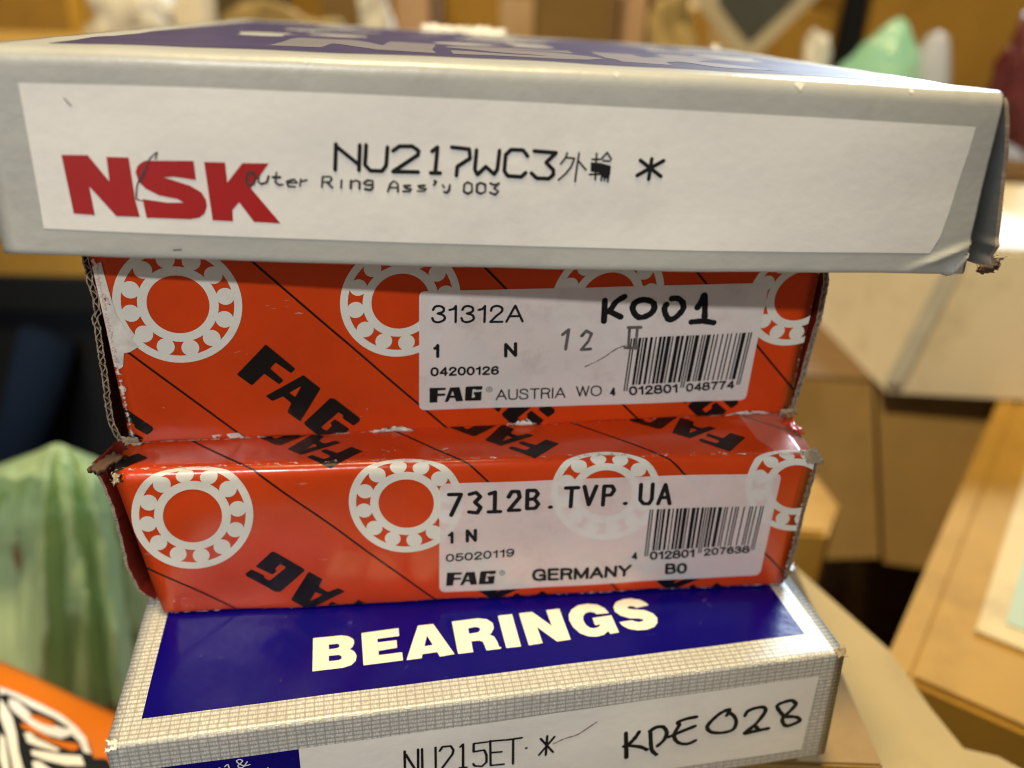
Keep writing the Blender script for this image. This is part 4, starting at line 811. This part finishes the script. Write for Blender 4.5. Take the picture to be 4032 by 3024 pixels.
# flaps tucked at the ends: a sheet of card whose cut edge faces us
def flap(bi, parent, side, prof, th, m, flutes=True, depth=26, d0=1.2, seed=1, jit=.15):
    """prof: (s, gap) mm, gap between the box end and the flap's inner face, measured at the cut edge"""
    b = BOX[bi]; rnd = random.Random(seed); end = 0. if side == 'L' else b['W']; sg = -1 if side == 'L' else 1
    s0, s1 = prof[0][0], prof[-1][0]; n = int((s1 - s0) / .35)
    def gap(s):
        for (a, g), (c, h) in zip(prof, prof[1:]):
            if s <= c: return g + (h - g) * (s - a) / (c - a)
        return prof[-1][1]
    back = (b['c']['LBB'] - b['c']['LBF']).normalized()
    def at(s, out, d):      # out: mm outwards from the end, d: mm back
        aa = end; p = surf(bi, aa, s) ; q = surf(bi, end - sg * 4, s); o_ = (p - q).normalized()
        return p + o_ * out * MM + back * d * MM
    rows = []; D_ = [d0, d0 + 4, d0 + 12, depth]
    nz = [0]
    for i in range(n): nz.append(nz[-1] * .7 + rnd.uniform(-jit, jit))
    vs, fs = [], []
    for i in range(n + 1):
        s = s0 + (s1 - s0) * i / n; g = gap(s) + nz[i]
        for j, d in enumerate(D_):
            k = 1 - j / (len(D_) - 1) * .75
            dd = d + (nz[(i * 3) % n] * 1.2 if j == 0 else 0)
            vs.append(at(s, g * k, dd)); vs.append(at(s, g * k + th, dd))
    q = len(D_) * 2
    for i in range(n):
        for j in range(len(D_) - 1):
            a = i * q + j * 2
            fs.append((a, a + 2, a + q + 2, a + q)); fs.append((a + 1, a + q + 1, a + q + 3, a + 3))
        if not flutes: fs.append((i * q, (i + 1) * q, (i + 1) * q + 1, i * q + 1))
    for i in (0, n):
        for j in range(len(D_) - 1):
            a = i * q + j * 2; fs.append((a, a + 1, a + 3, a + 2))
    fl = make("side_flap", vs, fs, m, parent, True)
    if flutes:
        # cut edge: two liners and the wave between them
        def ribbon(f0, f1, steps=1):
            v_, f_ = [], []
            for i in range(n * steps + 1):
                s = s0 + (s1 - s0) * i / (n * steps); jn = nz[min(n, i // steps)]
                g = gap(s) + jn; dd = d0 + nz[(i // steps * 3) % n] * 1.2
                a_, c_ = f0(s), f1(s)
                v_ += [at(s, g + a_ * th, dd - .02), at(s, g + c_ * th, dd - .02), at(s, g + a_ * th, dd + 2.5), at(s, g + c_ * th, dd + 2.5)]
            for i in range(n * steps):
                a = i * 4; f_ += [(a, a + 4, a + 5, a + 1), (a, a + 2, a + 6, a + 4), (a + 1, a + 5, a + 7, a + 3)]
            return v_, f_
        V_, F_ = [], []
        wv = lambda s: .5 + .33 * math.sin(2 * math.pi * s / 2.3)
        for f0, f1, st_ in ((lambda s: 0, lambda s: .2, 1), (lambda s: .8, lambda s: 1, 1), (lambda s: wv(s) - .10, lambda s: wv(s) + .10, 2)):
            v_, f_ = ribbon(f0, f1, st_); o_ = len(V_); V_ += v_; F_ += [tuple(i + o_ for i in f) for f in f_]
        make("cut_edge", V_, F_, M_['liner'], fl)
    else:
        make("cut_edge", [at(s0 + (s1 - s0) * i / n, gap(s0 + (s1 - s0) * i / n) + nz[i] + k * th, d0 - .03 + nz[(i * 3) % n] * 1.2) for i in range(n + 1) for k in (0, 1)], [(2 * i, 2 * i + 2, 2 * i + 3, 2 * i + 1) for i in range(n)], M_['liner'], fl)
    return fl

def scrap(name, parent, pts, m, th=.5, seed=1, crumple=.6, fibres=0, sub=5):
    """torn, crumpled bit of card: a patch over four world corners (mm) with ragged edges, thickness and loose fibres"""
    rnd = random.Random(seed); A, B, C_, D_ = [V(p) for p in pts]; n = sub * 2
    nn = (B - A).cross(D_ - A).normalized(); g = []
    for i in range(n + 1):
        for j in range(n + 1):
            u, v = i / n, j / n; p = A.lerp(B, u).lerp(D_.lerp(C_, u), v)
            e = .28 if (i in (0, n) or j in (0, n)) else .10
            g.append(p + nn * rnd.uniform(-crumple, crumple) + V((rnd.uniform(-e, e), rnd.uniform(-e, e), rnd.uniform(-e, e))))
    N_ = len(g); vs = g + [p - nn * th for p in g]; fs = []
    ix = lambda i, j: i * (n + 1) + j
    for i in range(n):
        for j in range(n):
            f = (ix(i, j), ix(i + 1, j), ix(i + 1, j + 1), ix(i, j + 1)); fs += [f, tuple(k + N_ for k in f[::-1])]
    for i in range(n):
        for a, b_ in ((ix(i, 0), ix(i + 1, 0)), (ix(i + 1, n), ix(i, n)), (ix(0, i + 1), ix(0, i)), (ix(n, i), ix(n, i + 1))): fs.append((a, a + N_, b_ + N_, b_))
    for _ in range(fibres):
        p = rnd.choice([g[ix(i, j)] for i in range(n + 1) for j in range(n + 1) if i in (0, n) or j in (0, n)])
        d = V((rnd.gauss(0, 1), rnd.gauss(0, .6), rnd.gauss(0, 1))).normalized() * rnd.uniform(.4, 1.1); w_ = V((rnd.gauss(0, 1), rnd.gauss(0, 1), rnd.gauss(0, 1))).normalized() * .03
        o_ = len(vs); vs += [p - w_, p + w_, p + d * .6 + w_ * .7 + V((0, 0, .2)), p + d]; fs += [(o_, o_ + 1, o_ + 2), (o_, o_ + 2, o_ + 3)]
    return make(name, [v * MM for v in vs], fs, m, parent, True)

def near(bi, a, s, out=0., side=0., back=0.):
    """point (mm) near a box's surface: out along the face normal, side along the width, back towards the rear"""
    p = surf(bi, a, s, out) / MM; b = BOX[bi]
    return p + (b['c']['RBF'] - b['c']['LBF']).normalized() * side + (b['c']['LBB'] - b['c']['LBF']).normalized() * back

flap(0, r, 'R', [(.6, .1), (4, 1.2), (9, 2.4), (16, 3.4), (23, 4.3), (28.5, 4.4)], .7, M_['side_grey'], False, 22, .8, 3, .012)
scrap("torn_corner", r, [near(0, 154, 28.2, 0, 2.8, 1), near(0, 154, 27.6, 0, 6.6, 2), near(0, 154, 30.2, 0, 6.2, 2), near(0, 154, 30, 0, 3.2, 1)], M_['inner_card'], .6, 5, .18, 6, 4)
scrap("torn_corner", r, [near(0, 154, 27, 0, 5.4, 2.5), near(0, 154, 26.8, 0, 7.6, 3), near(0, 154, 29.4, 0, 7.6, 3), near(0, 154, 29, 0, 5.6, 2.5)], M_['torn'], .3, 6, .2, 14, 4)
for a_, w_ in ((93.5, .5), (121, .9), (139, .4), (48, .4)):
    decal(0, "worn_patch", [([(a_, .2), (a_ + w_, -.3), (a_ + 2 * w_, .1), (a_ + 1.2 * w_, 1.3 * w_ + .4), (a_ + .5 * w_, .7)], True)], M_['torn_white'], body, .1)
scrap("torn_edge", r, [near(0, 57, -158, -.4), near(0, 84, -158, -.4), near(0, 84, -161.6, 1.8), near(0, 57, -161.6, 1.9)], M_['torn_white'], .5, 8, .7, 50, 9)
scrap("torn_edge", r, [near(0, 151, -161, -.2), near(0, 154, -161, -.2), near(0, 154, -161.8, 1.3), near(0, 151, -161.8, 1.3)], M_['torn_white'], .5, 9, .5, 10, 3)

# ---- the two red boxes
def ring_print(bi, c, e1, e2, k, parent):
    """a drawn ball bearing: two rings with twelve balls between; c, e1, e2 place the bore"""
    P_ = lambda x, y: (c[0] + e1[0] * x + e2[0] * y, (c[1] + e1[1] * x + e2[1] * y))
    q = lambda pts: [sq(bi, P_(*p)) for p in pts]
    ls = [(q(disc(0, 0, 2.06, 64)), True), (q(disc(0, 0, 1.80, 56)), False), (q(disc(0, 0, 1.30, 48)), True), (q(disc(0, 0, 1.0, 44)), False)]
    for i in range(12):
        t = math.radians(94 + 15 + 30 * i); ls.append((q(disc(1.55 * math.cos(t), 1.55 * math.sin(t), .295, 18)), True))
    return decal(bi, "ring_print", ls, M_['white_print'], parent, .06)
def sq(bi, p):      # the lid of the lower red box is foreshortened in print: art wraps over the fold
    return (p[0], p[1] * (.62 if p[1] < 0 else 1))
def fag(bi, place, parent, off=.09, shift=0, m=None, par_name="logo_print"):
    o, x, y = [V(p) for p in place]; X, Y = x - o, y - o; o = o + V((shift, 0))
    f = lambda p: (o.x + X.x * p[0] + Y.x * p[1], o.y + X.y * p[0] + Y.y * p[1])
    L = S['FAG']
    ls = []
    for i in (0, 1, 2, 3):
        pg = [f(p) for p in L[i]]
        ls.append((rounded(pg, .22, 2) if m is None else pg, i != 2))
    return decal(bi, par_name, ls, m or M_['black_print'], parent, off)
def text_all(bi, lab, off):
    for (i, t, b_, BL, BR, TL) in S['text']:
        if i == bi: type_on(bi, "lettering", t, b_, BL, BR, TL, M_['ink'], lab, off)
    for q in S['bars']:
        if q[0] == bi: barcode(bi, *q[1:], lab, off)
    for i, c in S['reg']:
        if i == bi:
            decal(bi, "lettering", [(disc(c[0], c[1], .62, 20), True), (disc(c[0], c[1], .50, 20), False)], M_['ink'], lab, off, False)
            type_on(bi, "lettering", "R", .3, (c[0] - .22, c[1] + .3), (c[0] + .26, c[1] + .3), (c[0] - .22, c[1] - .3), M_['ink'], lab, off)

# upper red box
r = roots[1]
body = carton(1, "carton", M_['red_card'], r, M_['inner_card'])
for k in range(4): ring_print(1, (12.84 + 38.75 * k, 10.4 + .12 * k), (5.27, .1), (-.45, 5.45), k, body)
for k in (-1, 0, 1, 2, 3):
    f = lambda s: 26.44 + 39.2 * k + (s - 2.79) / (1.05 if k < 2 else 1.1)
    decal(1, "line_print", stroke([(f(-30), -30), (f(0), 0), (f(20), 20), (f(40), 40)], .42, 0), M_['black_print'], body, .05)
for k in (-1, 0, 1, 2): fag(1, S['words']['f2'], body, .10, 38.6 * k)
lab = decal(1, "sticker", [(rounded([(54.94, 8.51), (54.66, 33.7), (121.8, 34.6), (122.06, 7.83)][::-1], 1.3), True)], M_['sticker'], r, .15)
fag(1, S['words']['f2lab'], lab, .19, 0, M_['ink'])
text_all(1, lab, .19)
decal(1, "handwriting", strokes(S['k001'], 1.22, True, 10, .10, 3), M_['marker'], lab, .22, False)
decal(1, "stamp_print", strokes(S['stamp12'], .62, False, 8, .1, 5), M_['stamp'], lab, .20, False)
decal(1, "crease_mark", strokes(S['crease'], .22, True, 6, .5, 6), M_['stamp'], lab, .17, False)
flap(1, r, 'L', [(-.5, .3), (4, .4), (12, .3), (12.6, .9), (19, 1.3), (28, 2.0), (34, 2.4), (38.2, 1.2)], 1.15, M_['shaded_red'], True, 24, .6, 11, .10)
flap(1, r, 'R', [(-.5, 0.1), (4, .6), (8, 1.6), (16, 1.8), (26, 1.3), (33, .9), (38, .3)], 1.2, M_['shaded_red'], True, 24, .6, 12, .08)
U3 = lambda pts: pts
decal(1, "worn_patch", [([(.1, 3.2), (1.6, 2.4), (2.0, 9), (2.2, 12), (3.3, 14.6), (4.6, 15.6), (3.9, 16.8), (4.9, 18.2), (3.3, 19.2), (2.2, 19.4), (1.6, 22), (.9, 22.5), (.1, 22)], True)], ragged("peeled_paper", (.66, .62, .56), 120, .38, .42), body, .12)
wear(1, "edge_wear", 1, 38, .6, 1.3, M_['edge_wear'], body, .24, True, lambda s: .06)
wear(1, "edge_wear", 1, 38, 131.6, .7, M_['edge_wear'], body, .24, True, lambda s: -.05)
wear(1, "edge_wear", 0, 132, 38.3, 1.1, M_['edge_wear'], body, .22, False, lambda a: .05 if a < 25 or 38 < a < 48 else -.02)
for pts, sd_ in (([(15, 37.2), (20, 36.9), (21, 38), (15.4, 38.2)], 1), ([(43.5, 33.4), (44.4, 32.6), (45.2, 33), (44.2, 34.3), (43.2, 34.5)], 2)):
    decal(1, "worn_patch", [(pts, True)], M_['edge_patch'], body, .23)
for a0, a1 in ((45.5, 53.5), (72, 78.5), (118, 128)):
    scrap("lifted_edge", r, [near(1, a0, 38.0, .2), near(1, (a0 * 2 + a1) / 3, 37.1, .45), near(1, (a0 + a1 * 2) / 3, 37.1, .45), near(1, a1, 38.1, .2)], M_['torn_white'], .15, int(a0), .08, 3, 3)
decal(1, "scuff_mark", [([(27, 5), (44, 5.6), (44.5, 21), (29, 19)], True)], ragged("dry_scuffs", (.80, .50, .40), 260, .635, .70, (.25, 1, 2.2)), body, .13)
decal(1, "scuff_mark", [([(8, 24), (24, 25), (24, 36), (6, 35)], True)], ragged("light_scuffs", (.75, .40, .30), 300, .67, .75, (.5, 1, 1.4)), body, .13)
scrap("torn_corner", r, [near(1, 130, 37.4, .2), near(1, 132, 37.0, .3, .4), near(1, 132, 38.4, .2, 1.6), near(1, 130, 38.6, .2)], M_['torn'], .3, 14, .3, 18, 3)
scrap("torn_corner", r, [near(1, 0, 36.6, .1, -1.6), near(1, 1.4, 36.8, .3), near(1, 2.2, 38.6, .3), near(1, 0, 38.9, .2, -1)], M_['torn'], .4, 15, .3, 14, 3)

# lower red box
r = roots[2]
body = carton(2, "carton", M_['red_card'], r, M_['inner_card'])
for c, e1, e2 in (((11.63, 10.13), (5.34, .27), (-1.54, 6.06)), ((51.57, 9.04), (5.24, .21), (-.64, 5.68)), ((90.3, 8.0), (5.25, .15), (.1, 5.6)), ((128.6, 7.41), (5.1, .09), (.9, 5.5))):
    ring_print(2, c, e1, e2, 0, body)
for pts in ([(-2, 20.2), (1.0, 22.68), (7, 27.4), (14.5, 33.8), (16, 35)], [(-8, -26), (14.28, -7.79), (24.6, 0), (25.56, 1.16), (54.93, 33.67), (57, 36)], [(36, -22), (52.33, -9.32), (63.9, 0), (67.26, 4.25), (92.33, 31.2), (96, 36)], [(73, -22), (86.47, -12.17), (102.4, 0), (105.22, 3.59), (125.5, 24.94), (136, 36)], [(112, -22), (125, -12.2), (141, 0)]):
    decal(2, "line_print", stroke(pts, .42, 6), M_['black_print'], body, .05)
for k in (0, 1, 2): fag(2, S['words']['f3front'], body, .10, 38.4 * k)
w1, w3 = S['words']['f3top1'], S['words']['f3top3']
fag(2, w1, body, .10, -39.2); fag(2, w1, body, .10)
mid = [((p[0] + q[0]) / 2, (p[1] + q[1]) / 2) for p, q in zip(w1, w3)]
fag(2, mid, body, .10); fag(2, w3, body, .10)
lab = decal(2, "sticker", [(rounded([(58.26, 4.66), (55.86, 31.58), (125.2, 30.77), (124.85, 3.72)][::-1], 1.6), True)], M_['sticker_clear'], r, .15)
fag(2, S['words']['f3lab'], lab, .19, 0, M_['ink'])
text_all(2, lab, .19)
decal(2, "lettering", strokes(S['v7312'], .84, False, 8, .03, 4), M_['ink'], lab, .19, False)
flap(2, r, 'L', [(-.6, 4.6), (3, 4.0), (10, 3.7), (17, 4.2), (24, 5.0), (30, 4.6), (33.2, 2.6)], .55, M_['shaded_red'], False, 12, 3.5, 21, .06)
flap(2, r, 'R', [(.5, .3), (6, .35), (16, .4), (26, .5), (33, .1)], .9, M_['inner_card'], True, 24, .7, 22, .06)
decal(2, "scuff_mark", [([(12, 12), (46, 13), (48, 30), (14, 31)], True)], ragged("lower_scuffs", (.78, .45, .34), 280, .68, .76, (.4, 1, 1.6)), body, .13)
wear(2, "edge_wear", 0, 131, -1.2, 2.2, M_['edge_wear'], body, .22, False, lambda a: -.045)
wear(2, "edge_wear", 0, 131, 33.6, 1.0, M_['edge_wear'], body, .22, False, lambda a: .02 if a < 12 or a > 80 else -.06)
wear(2, "edge_wear", 2, 33, 130.7, .7, M_['edge_wear'], body, .22, True)
for pts in ([(1.2, 28), (4, 27.5), (8, 30.5), (6.5, 32.8), (2, 32.5)], [(46, -4.6), (50, -5.4), (52.5, -3.4), (48, -2.6)], [(57, -5), (61, -5.2), (60.5, -3), (57.5, -3)]):
    decal(2, "worn_patch", [(pts, True)], ragged("rubbed_print", (.72, .40, .25), 700, .56, .66), body, .14)
scrap("torn_corner", r, [near(2, 0, -5.4, .2, -1.0), near(2, 0, -3.6, .3, .9), near(2, 0, 0.2, .2, -2.4), near(2, 0, -1, .2, -4.3)], M_['inner_card'], .9, 23, .14, 16, 5)
scrap("torn_corner", r, [near(2, 0, -.4, .25, -.3), near(2, 1.2, -.2, .3), near(2, 1.1, 1.6, .3), near(2, 0, 2.2, .25, -.3)], M_['torn'], .4, 24, .12, 8, 4)
scrap("torn_corner", r, [near(2, 128.6, -1.2, .3), near(2, 131, -2.2, .4, 1), near(2, 131, 1.6, .2, 1.6), near(2, 129.8, 1.4, .4)], M_['torn'], .35, 25, .14, 26, 4)
scrap("torn_edge", r, [near(2, 128.2, -13, .1), near(2, 131, -13.4, .3, .4), near(2, 131, -7, .3, .6), near(2, 129.6, -8, .2)], M_['red_card'], .3, 26, .35, 10, 4)
tp = decal(2, "clear_tape", [([(119, -30), (130.9, -30), (130.9, -.5), (124.5, -.6), (121.5, -6)], True)], see_through(mat("clear_tape", (.8, .5, .4), .12, .6, .1, 50, .35, 180), .78), body, .18)

# ---- blue topped box
r = roots[3]
body = carton(3, "carton", M_['woven'], r, M_['side_grey'])
top = decal(3, "top_panel", [([(4.7, -5.2), (130.4, -6.0), (130.1, -128), (4.6, -128)], True)], M_['blue_print'], body, .05)
ls = []
for out, holes in S['BEAR']:
    ls.append((out, True)); ls += [(h, False) for h in holes]
decal(3, "lettering", ls, M_['cream_print'], top, .10)
pan = decal(3, "label_panel", [([(30.9, 6.5), (80, 6.0), (131.2, 5.42), (130.3, 25.9), (80, 26.1), (30.8, 26.2)], True)], M_['white_panel'], r, .05)
blu = decal(3, "side_panel", [([(4.6, 6.5), (30.86, 6.54), (30.8, 26.2), (4.5, 26)], True)], M_['blue_print'], r, .05)
decal(3, "lettering", strokes(S['amp'], .22, True, 6), M_['white_print'], blu, .09, False)
decal(3, "lettering", strokes(S['nu215'], .50, False, 6, .08, 7), M_['ink'], pan, .10, False)
decal(3, "handwriting", strokes(S['kpe'], .88, True, 10, .13, 8), M_['marker'], pan, .14, False)
decal(3, "pen_mark", strokes(S['scratch'], .3, True, 6, .3, 9), mat("brown_scratch", (.20, .12, .09), .7), pan, .12, False)
wear(3, "edge_wear", 0, 136, 0, .9, M_['grey_wear'], body, .14)
scrap("torn_corner", r, [near(3, 0, -1.4, .1), near(3, 1.8, -1.2, .2), near(3, 1.6, 1, .2), near(3, 0, 1.2, .15)], M_['torn_white'], .3, 41, .15, 4, 3)
scrap("torn_corner", r, [near(3, 134.2, -.9, .15), near(3, 136, -1.2, .2, .4), near(3, 136, 1.2, .2, .4), near(3, 134.4, .8, .2)], M_['torn'], .3, 42, .15, 8, 3)
